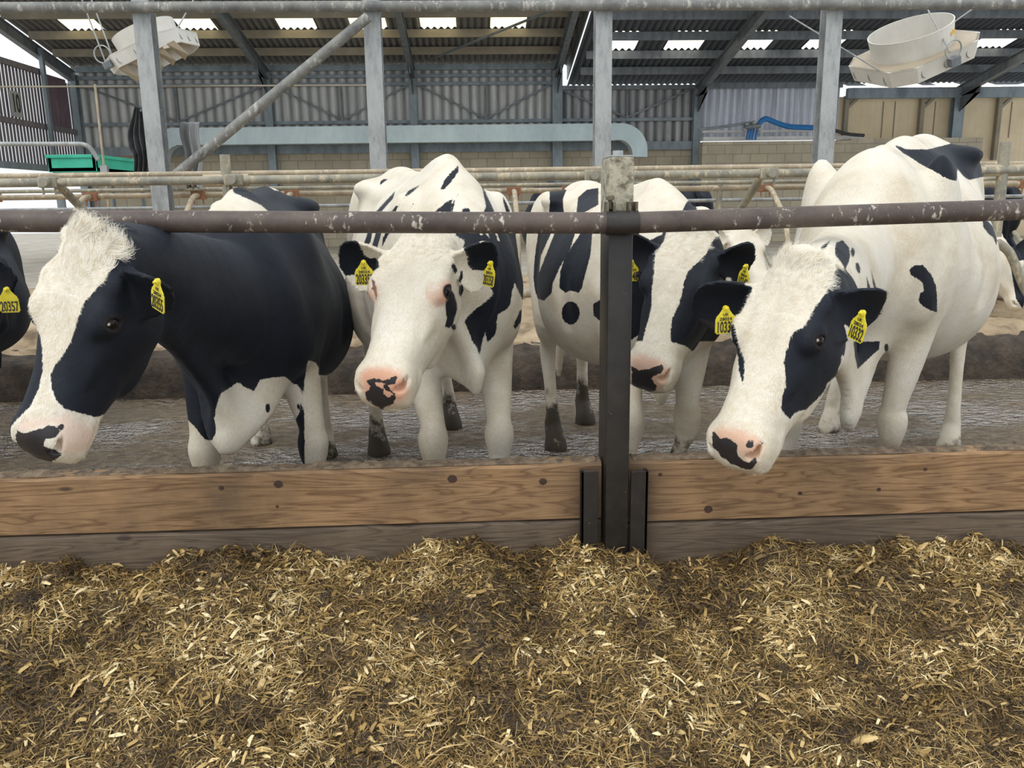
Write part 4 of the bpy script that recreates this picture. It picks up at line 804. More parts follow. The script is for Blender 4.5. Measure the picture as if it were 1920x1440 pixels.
HU = [-.035, -.02, 0, .04, .09, .15, .21, .27, .33, .39, .44, .48, .515, .54, .556, .562]
HEAD = dict(u=HU,
    T=[-.06, -.025, -.006, .004, .006, .004, .000, -.010, -.018, -.022, -.020, -.018, -.026, -.048, -.075, -.09],
    B=[-.12, -.16, -.19, -.225, -.255, -.277, -.287, -.278, -.252, -.222, -.199, -.188, -.182, -.172, -.148, -.12],
    a=[.03, .060, .078, .094, .108, .117, .118, .105, .091, .082, .078, .081, .083, .077, .058, .03],
    wl=[.6, .62, .66, .68, .68, .68, .66, .62, .58, .55, .52, .50, .48, .46, .46, .46],
    eu=[2, 2, 2.1, 2.3, 2.6, 2.9, 2.8, 2.6, 2.5, 2.5, 2.5, 2.5, 2.4, 2.2, 2, 2],
    ed=[2, 2, 2, 2.0, 2.0, 2.0, 2.0, 1.95, 1.95, 2.0, 2.1, 2.2, 2.3, 2.2, 2, 2])
def build_cow(S):
    s = S['scale']; RH = np.array(S['R']); O = np.array(S['O'])
    hp = lambda u, v, w: O + s*(RH @ np.array([u, v, w]))
    rump = np.array([*S['rump'], 0.0])[:3]; chest = np.array([*S['chest'], 0.0])[:3]; fwd = unit(chest-rump); left = np.array([-fwd[1], fwd[0], 0.0]); upv = np.array([0, 0, 1.0])
    Lb = np.linalg.norm(chest-rump); H = S['H']; q = Lb/1.62; wq = S.get('wide', 1.0)
    tp = lambda u, v, w: rump + fwd*u*q + upv*v*H + left*w*wq
    ears = {}
    for side, sg in (('L', 1), ('R', -1)):
        base = hp(.078, -.055, sg*.098); e = S['ear'+side]; tip = base + np.array(e[0]); nr = unit(e[1]); ears[side] = (base, tip, nr)
    hpts = np.array([hp(u, v, w) for u in (-.05, .58) for v in (.02, -.27) for w in (-.13, .13)] + [ears['L'][1], ears['R'][1]]); flo = hpts.min(0)-.03; fhi = hpts.max(0)+.03
    bpts = np.array([tp(u, v, w) for u in (-.12, 1.75) for v in (0, 1.62/1.5) for w in (-.48, .48)]); lo = np.minimum(flo, bpts.min(0)); hi = np.maximum(fhi, bpts.max(0)); lo[2] = S.get('z0', 0)-.03; hi[2] = max(H*1.08, fhi[2])+.03
    hf, hc = S['res']; Fd = Field(*[axis_grid(lo[i], hi[i], flo[i], fhi[i], hc, hf) for i in range(3)])
    # trunk ---------------------------------------------------------
    WF = S.get('wf', .95); u = np.array([-.04, 0, .08, .20, .34, .48, .64, .82, 1.0, 1.16, 1.30, 1.42, 1.54, 1.64, 1.70]); sag = S.get('belly', 0.0)
    TR = np.stack([fwd, upv, left], 1)
    add_profile(Fd, rump, TR, (u*q).tolist(), (H*np.array([.82, .875, .915, .945, .962, .965, .945, .935, .935, WF*.985, WF, WF*.99, .885, .80, .70])).tolist(),
        (H*np.array([.70, .62, .53, .46, .44, .43-sag*.5, .395-sag, .375-sag, .375-sag, .385-sag*.5, .40, .415, .44, .49, .57])).tolist(),
        (wq*np.array([.03, .095, .15, .20, .235, .265, .325, .365, .375, .345, .30, .265, .225, .17, .06])).tolist(),
        [.5, .5, .5, .52, .56, .54, .47, .42, .42, .43, .44, .44, .46, .5, .5], [2.0, 2, 2, 2.0, 2.2, 1.9, 1.65, 1.6, 1.6, 1.55, 1.45, 1.5, 1.7, 2, 2], [2, 2, 2, 2, 2.1, 2.2, 2.3, 2.4, 2.4, 2.2, 1.9, 1.7, 1.6, 1.7, 2], 0.03)
    ax = np.stack([fwd, left, upv], 1); lg = S.get('lying', False)
    for sg in (1, -1):
        add_ellipsoid(Fd, tp(.46, .908, sg*.185), ax, (.08, .06, .035), .09)       # hook bones
        add_ellipsoid(Fd, tp(.03, .855, sg*.08), ax, (.045, .035, .035), .06)      # pin bones
        add_ellipsoid(Fd, tp(.66, .86, sg*.25), ax, (.11, .07, .055), .06, sub=True)  # flank hollow
        add_ellipsoid(Fd, tp(.20, .74, sg*.15), ax, (.19, .10, .20*H), .10)         # thigh
        shx = np.stack([unit(fwd*.35+upv), left, unit(fwd-upv*.35)], 1)
        add_ellipsoid(Fd, tp(1.33, .70, sg*.19), shx, (.28*H/1.45, .085, .12), .09)  # shoulder blade
        add_ellipsoid(Fd, tp(1.50, .57, sg*.165), ax, (.09, .07, .11), .07)         # point of shoulder
        add_loft(Fd, [tp(1.33, WF-.14, sg*.13), tp(1.41, .72, sg*.195), tp(1.49, .61, sg*.205)], fwd, .016, .016, .016, .05)      # spine of the shoulder blade
        add_loft(Fd, [tp(1.17, .88, sg*.24), tp(1.14, .72, sg*.36), tp(1.17, .54, sg*.36)], fwd, .02, .025, .025, .06, True)   # groove behind the shoulder
    add_loft(Fd, [tp(.05, .905, 0), tp(.3, .955, 0), tp(.6, .945, 0), tp(.95, .93, 0), tp(1.2, WF-.012, 0), tp(1.36, WF-.002, 0)], upv, .03, .016, .03, .07)
    if not lg: add_ellipsoid(Fd, tp(.27, .42, 0), ax, (.16, .13, .13), .06)         # udder
    # neck ----------------------------------------------------------
    oc = hp(.045, -.125, 0); oc2 = hp(.10, -.15, 0); n0 = tp(1.38, .72, 0); n1 = tp(1.58, .70+S.get('neckz', 0), 0); mid = (n1+oc)/2 + np.array(S.get('neckoff', (0, 0, 0.0)))
    ups = [upv, upv, unit(upv+.5*(RH @ np.array([0, 1, 0]))), unit(RH @ np.array([-.25, 1, 0])), RH @ np.array([0, 1.0, 0])]
    nw = S.get('neckw', 1.0)
    add_loft(Fd, [n0, n1, mid, oc, oc2], ups, np.array([.17, .145, .112, .095, .09])*nw, [.30, .235, .175, .115, .11], [.22, .20, .165, .085, .07], .08)
    # brisket and dewlap
    br = at(*S['brisket'])+upv*.04; th = hp(.17, -.26, 0)
    bw = S.get('brw', 1.0); b1 = (tp(1.42, .50, 0)+br)/2
    add_loft(Fd, [tp(1.42, .54, 0), b1+upv*.02, br], upv, [.10, .062*bw, .016*bw], [.12, .11, .07], [.10, .08, .018], .10)
    add_loft(Fd, [br+upv*.07, (br+mid)/2-upv*.05, (mid+th)/2-upv*.07, th], fwd, [.020*bw, .028, .030, .04], [.03, .04, .05, .05], [.16, .16, .10, .05], .08)
    # legs ----------------------------------------------------------
    if not lg:
        for key, sg in (('FL', 1), ('FR', -1)):
            f = np.array([*S['feet'][key], 0.0]); el = tp(1.40, .52, sg*.16); kn = el*.34+f*.66; kn[2] = .405; kn = kn+fwd*.035; fe = f-fwd*.03+upv*.125
            add_loft(Fd, [tp(1.42, .64, sg*.17), el, el*.5+kn*.5+upv*.01, kn+upv*.06, kn, kn-upv*.07, (kn+fe)/2, fe+upv*.05, fe, f+fwd*.02+upv*.06], fwd,
                     [.10, .086, .064, .047, .058, .044, .032, .038, .044, .045], [.11, .095, .066, .052, .060, .046, .036, .040, .046, .046], [.11, .10, .07, .050, .050, .044, .038, .044, .046, .046], .045)
            add_loft(Fd, [f+fwd*.01+upv*.075, f+fwd*.03+upv*.035, f+fwd*.035+upv*.006], fwd, [.045, .056, .062], [.05, .062, .07], [.045, .05, .055], .012)
        for key, sg in (('HL', 1), ('HR', -1)):
            f = np.array([*S['feet'][key], 0.0]); hk = f-fwd*.05+upv*.53*H/1.45; hk[:2] = hk[:2]*.8+tp(-.02, 0, sg*.15)[:2]*.2; st = tp(.42, .50, sg*.18); fe = f-fwd*.02+upv*.12
            add_loft(Fd, [tp(.26, .66, sg*.16), st, (st+hk)/2-fwd*.01, hk+fwd*.02+upv*.06, hk, hk+fwd*.01-upv*.09, (hk+fe)/2, fe+upv*.05, fe, f+fwd*.02+upv*.06], fwd,
                     [.10, .10, .070, .044, .043, .038, .032, .036, .044, .045], [.15, .12, .085, .055, .055, .048, .038, .042, .047, .046], [.15, .13, .085, .055, .058, .046, .038, .044, .047, .046], .045)
            add_loft(Fd, [f+fwd*.01+upv*.075, f+fwd*.03+upv*.035, f+fwd*.035+upv*.006], fwd, [.045, .056, .062], [.05, .062, .07], [.045, .05, .055], .012)
    # tail
    add_loft(Fd, [tp(.04, .92, 0), tp(-.06, .90, 0), tp(-.09, .78, 0), tp(-.08, .6, 0), tp(-.07, .42, 0), tp(-.07, .30, 0), tp(-.07, .2, 0)], left, [.035, .03, .022, .018, .016, .035, .018], [.035, .03, .022, .018, .016, .03, .015], [.035, .03, .022, .018, .016, .03, .015], .025)
    body = Fd.D.copy()
    # head ----------------------------------------------------------
    hd = {k_: ([x*s for x in v] if k_ in 'uTBa' else v) for k_, v in HEAD.items()}
    RM = RH  # columns: along, dorsal, side
    add_profile(Fd, O, RM, hd['u'], hd['T'], hd['B'], hd['a'], hd['wl'], hd['eu'], hd['ed'], .035)
    E = lambda c, r, k, sub=False, R=RM: add_ellipsoid(Fd, hp(*c), R, [x*s for x in r], k, sub)
    E((-.005, -.01, 0), (.04, .028, .055), .03)                       # poll
    rt = lambda a: RM @ np.array([[math.cos(a), 0, math.sin(a)], [0, 1, 0], [-math.sin(a), 0, math.cos(a)]])
    for sg in (1, -1):
        E((.196, -.034, sg*.100), (.050, .028, .024), .030)            # brow
        E((.207, -.049, sg*.104), (.034, .030, .026), .016); E((.188, -.040, sg*.112), (.012, .026, .014), .012)           # eyelids
        E((.175, -.165, sg*.070), (.085, .085, .032), .035)            # cheek
        E((.12, -.03, sg*.095), (.03, .02, .03), .03); E((.27, -.225, sg*.045), (.09, .04, .022), .03)
        E((.30, -.075, sg*.074), (.06, .016, .016), .03)               # facial crest
        E((.500, -.085, sg*.058), (.045, .046, .030), .022)            # nose wing
        E((.47, -.135, sg*.055), (.05, .028, .024), .02)               # upper lip
        E((.526, -.066, sg*.062), (.020, .0105, .016), .010, True)     # nostril
        E((.512, -.058, sg*.074), (.018, .006, .010), .008, True)
        E((.207, -.049, sg*.130), (.0195, .0125, .021), .005, True, RM @ np.array([[.42, -.907, 0], [.907, .42, 0], [0, 0, 1]]))    # eye socket
        add_loft(Fd, [hp(.550, -.150, sg*.02), hp(.515, -.150, sg*.068), hp(.46, -.150, sg*.080), hp(.43, -.146, sg*.078)], RM[:, 1], .006, .006, .006, .006, True)  # mouth line
    E((.26, .012, 0), (.09, .018, .035), .03, True)                    # dish between the eyes
    E((.505, -.165, 0), (.045, .028, .045), .02)                      # chin
    for side in 'LR':
        b, t, nr = ears[side]; m = .10; sl, P = Fd.sub(np.minimum(b, t)-m, np.maximum(b, t)+m); Fd.put(sl, ear_dist(P, ears[side], .083*s), .012)
    V, Fc = surface_nets(Fd); V = laplace(V, Fc, 1)
    org = np.array([*(rump+fwd*.8*q)[:2], S.get('z0', 0.0)])
    cow = root('cow', org, S['label'], 'cow', None)
    skin = mkobj('body', V, Fc, MAT['coat'], cow, True)
    # colour patches as signed distances
    px = proj(V); L = (V-O) @ RH/s; dist = np.linalg.norm(V-CAM, axis=1)/F
    earV = np.minimum(ear_dist(V, ears['L'], .085), ear_dist(V, ears['R'], .085)) < .03
    ishead = ((L[:, 0] > -.06) & (np.abs(L[:, 2]) < .16) & (L[:, 1] > -.33) & (L[:, 0] < .62) & (L[:, 1] < .05) & (L[:, 0]-.4*L[:, 1] > -.01)) | earV
    def combine(plus, minus, mask=None):
        d = np.full(len(V), 60.0)
        for p in plus: d = np.minimum(d, poly_sd(px, p))
        for p in minus: d = np.maximum(d, -poly_sd(px, p))
        return d
    base = S['base']; sgn = 1 if base == 'white' else -1
    hdist = combine(S.get('head', []), S.get('headcut', [])); bdist = combine(S.get('body', []), S.get('bodycut', []))
    blk = np.where(ishead, hdist, bdist)*sgn*dist
    def attr(n, d):
        a = skin.data.attributes.new(n, 'FLOAT', 'POINT'); a.data.foreach_set('value', d.astype(np.float32))
    attr('blk', blk)
    far = L[:, 0] < .40
    pk = combine(S.get('pink', []), [])*dist; pk[far | ~ishead] = .1; attr('pink', pk)
    ns = combine(S.get('nose', []), S.get('nosecut', []))*dist; ns[far | ~ishead] = .1
    hole = np.minimum(*[np.linalg.norm((L-np.array([.524, -.066, sg*.062]))/np.array([1.3, .7, 1.3]), axis=1) for sg in (1, -1)])-.009
    attr('paint', combine(S.get('paint', []), [])*dist); attr('pinkamt', np.full(len(V), S.get('pinkamt', .62)))
    er = np.array([[.42, -.907], [.907, .42]]); eo = (L[:, :2]-np.array([.207, -.049])) @ er; en = np.sqrt((eo[:, 0]/.0255)**2+(eo[:, 1]/.0195)**2)
    rim = np.where((np.abs(L[:, 2]) > .085) & ishead, np.abs(en-.92)*.016-.0042, .1)
    if S.get('eyepink'):
        ep = np.where((np.abs(L[:, 2]) > .07) & ishead & ~earV, np.sqrt(((L[:, 0]-.215)/1.5)**2+(L[:, 1]+.040)**2)-.026, .1); pk = np.minimum(pk, ep); skin.data.attributes['pink'].data.foreach_set('value', pk.astype(np.float32))
    attr('nose', np.minimum(ns, hole)); attr('skin', rim)
    attr('mud', np.clip((S.get('mud', .22)-(V[:, 2]-S.get('z0', 0)))/.30, -1, .45) if not lg else np.full(len(V), -1.0))
    # eyes
    for sg in (1, -1):
        c = hp(.207, -.049, sg*.1095); m = MB(); m.ball(c, .0215*s, 28); eye = m.build('eye', MAT['eye'], cow, True)
        if S.get('sclera', 1): m = MB(); m.ball(hp(.2135, -.0345, sg*.1245), np.array([.0045, .0045, .0045])*s, 12); m.build('eye_white', MAT['sclera'], cow, True)
    return cow, hp, tp, ears, RH, s, V, Fc, L, ishead
def tag_on_ear(cow, ears, side, along, centre, face, hang, text, small, sz=1.0):
    """yellow plastic tag hanging from the lower edge of an ear: plate, stud and printed figures"""
    n = unit(face); h = unit(hang); h = unit(h-n*(h @ n)); r = np.cross(n, h)     # r = reading direction
    c = np.array(centre); w, hh = .029*sz, .030*sz
    out = [(-w, -hh), (w, -hh), (w, hh*.55), (w*.52, hh*1.0), (w*.30, hh*1.45), (-w*.30, hh*1.45), (-w*.52, hh*1.0), (-w, hh*.55)]
    bm = bmesh.new(); vs = [bm.verts.new((a, b, 0)) for a, b in out]; f = bm.faces.new(vs); e = bmesh.ops.extrude_face_region(bm, geom=[f])
    for v in e['geom']:
        if isinstance(v, bmesh.types.BMVert): v.co.z += .0022
    bmesh.ops.recalc_face_normals(bm, faces=bm.faces[:]); bmesh.ops.bevel(bm, geom=[q for q in bm.edges if abs(q.verts[0].co.z-q.verts[1].co.z) > .001], offset=.004, segments=3, affect='EDGES')
    T = lambda p: c + r*p[0] - h*p[1] + n*(p[2]-.0011)
    vv = [T(v.co) for v in bm.verts]; ff = [[v.index for v in q.verts] for q in bm.faces]; bm.free()
    mb = MB(); mb.add(vv, ff)
    top = c-h*hh*1.40; mb.tube([top-n*.004, top+n*.004], [.0085*sz]*2, 14); mb.tube([top+n*.004, top+n*.011], [.006*sz, .003*sz], 12)
    t = mb.build('ear_tag', MAT['tag'], cow)
    t['label'] = 'yellow plastic ear tag'
    for txt, dy, size in ((text, -.0255*sz, .044*sz), (small, .0085*sz, .0125*sz), ('UK' if small else '', .0215*sz, .0105*sz)):
        if not txt: continue
        cu = bpy.data.curves.new('t', 'FONT'); cu.body = txt; cu.align_x = 'CENTER'; cu.size = size; cu.extrude = .0002; cu.offset = .0009 if txt == text else .0002
        o = bpy.data.objects.new('t', cu); COL.objects.link(o); bpy.context.view_layer.update()
        me = bpy.data.meshes.new_from_object(o.evaluated_get(bpy.context.evaluated_depsgraph_get())); bpy.data.objects.remove(o)
        xs = (2.4/len(text)) if txt == text else 1.15
        vs = [T((v.co.x*xs, v.co.y+dy, .0034+v.co.z)) for v in me.vertices]; fs = [tuple(p.vertices) for p in me.polygons]
        g = mkobj('tag_number' if txt == text else 'tag_prefix', vs, fs, MAT['ink'], t)
    return t

def add_fur(cow, S, V, Fc, L, ishead, hp, RH, s, N, seed):
    """short coat on the face and long tufts on the poll: thin tapering hair ribbons rooted in the skin"""
    rs = np.random.RandomState(seed); skin = [c for c in cow.children if c.name.startswith('body')][0]
    blk = np.zeros(len(V), np.float32); skin.data.attributes['blk'].data.foreach_get('value', blk); nos = np.zeros(len(V), np.float32); skin.data.attributes['nose'].data.foreach_get('value', nos)
    pkv = np.zeros(len(V), np.float32); skin.data.attributes['pink'].data.foreach_get('value', pkv)
    C = V[Fc].mean(1); n = np.cross(V[Fc[:, 2]]-V[Fc[:, 0]], V[Fc[:, 3]]-V[Fc[:, 1]]); ar = np.linalg.norm(n, axis=1); n = n/np.maximum(ar, 1e-9)[:, None]
    Lc = (C-hp(0, 0, 0)) @ RH/s; vis = ((np.array(CAM)-C)*n).sum(1) > -.15
    fb = blk[Fc].min(1); fbx = blk[Fc].max(1); hd = ishead[Fc].all(1); fn = nos[Fc].min(1); fp = pkv[Fc].min(1)
    out = []
    def strands(mask, wt, N, length, width, lift, curl, name, mat):
        p = ar*mask*wt; 
        if p.sum() <= 0: return
        idx = rs.choice(len(Fc), N, p=p/p.sum()); b = rs.rand(N, 2); q = Fc[idx]
        P = (V[q[:, 0]]*(1-b[:, :1])+V[q[:, 1]]*b[:, :1])*(1-b[:, 1:])+(V[q[:, 3]]*(1-b[:, :1])+V[q[:, 2]]*b[:, :1])*b[:, 1:]
        nn = n[idx]; l = (P-hp(0, 0, 0)) @ RH/s
        wh = np.array([.165, 0, 0.0]); d = l-wh; d[:, 1] *= .35; d[:, 0] = np.where(l[:, 0] > .165, np.abs(d[:, 0])+.03, d[:, 0]); d /= np.linalg.norm(d, axis=1)[:, None]+1e-6
        d += rs.randn(N, 3)*.16; D = d @ RH.T; D -= nn*(D*nn).sum(1)[:, None]; D /= np.linalg.norm(D, axis=1)[:, None]+1e-6
        ln = length(l)*(.7+.6*rs.rand(N)); ph = 9*vnoise(l[:, 0], l[:, 2], 26, seed+3, 2)+rs.rand(N)*.6; S_ = np.cross(nn, D); K = 5; rows = []
        side = np.zeros(N); 
        for k in range(K):
            t = k/(K-1); off = D*(ln*t)[:, None]+nn*(ln*(lift*math.sin(t*2.2)*1.0))[:, None]+S_*(ln*curl*np.sin(ph+t*3.4)-ln*curl*np.sin(ph))[:, None]; w = width*(1-t*.85)*.5
            c = P+off-nn*.001; rows += [c-S_*w, c+S_*w]
        VV = np.stack(rows, 1).reshape(-1, 3); b0 = np.arange(N)[:, None]*(2*K); FF = np.concatenate([b0+np.array([[2*k, 2*k+1, 2*k+3, 2*k+2]]) for k in range(K-1)], 1).reshape(-1, 4)
        o = mkobj(name, VV, FF, mat, cow, True); o['kind'] = 'stuff'; out.append(o)
    ok = hd & vis & (fn > .006) & (fp > .002)
    white = ok & (fb > .001); black = ok & (fbx < -.001)
    top = np.clip(1-np.abs(Lc[:, 0]-.10)/.16, .15, 1)
    strands(white, 1+0*top, N, lambda l: .011*np.ones(len(l)), .00085, .16, .10, 'face_hair', MAT['hair_white'])
    strands(black, 1+0*top, N//2, lambda l: .009*np.ones(len(l)), .0008, .14, .08, 'dark_face_hair', MAT['hair_black'])
    m2 = white & (Lc[:, 0] < .16) & (Lc[:, 1] > -.10) & (np.abs(Lc[:, 2]) < .09)
    strands(m2, np.clip((.17-Lc[:, 0])/.10, 0, 1)**1.5, N//4, lambda l: np.interp(l[:, 0], [-.05, .03, .10, .17], [.034*S.get('tuft', 1), .030*S.get('tuft', 1), .017, .010]), .0011, .17, .42, 'poll_hair', MAT['hair_white'])
def hair_mat(name, stops, sheen):
    m, nt, bs = new_mat(name); nz = noise(nt, 60, 3); nt.links.new(ramp(nt, nz.outputs[0], stops).outputs[0], bs.inputs['Base Color']); bs.inputs['Roughness'].default_value = .55; bs.inputs['Specular IOR Level'].default_value = sheen; return m
MAT['hair_white'] = hair_mat('cream_hair', [(.3, (.80, .72, .56)), (.55, (.90, .84, .72)), (.75, (.95, .92, .84))], .3); MAT['hair_black'] = hair_mat('black_hair', [(.3, (.005, .007, .012)), (.7, (.014, .018, .028))], .35)
MAT['sclera'] = simple('eye_corner', [(.3, (.40, .30, .26)), (.7, (.55, .45, .40))], 60, .3, 0, 0)
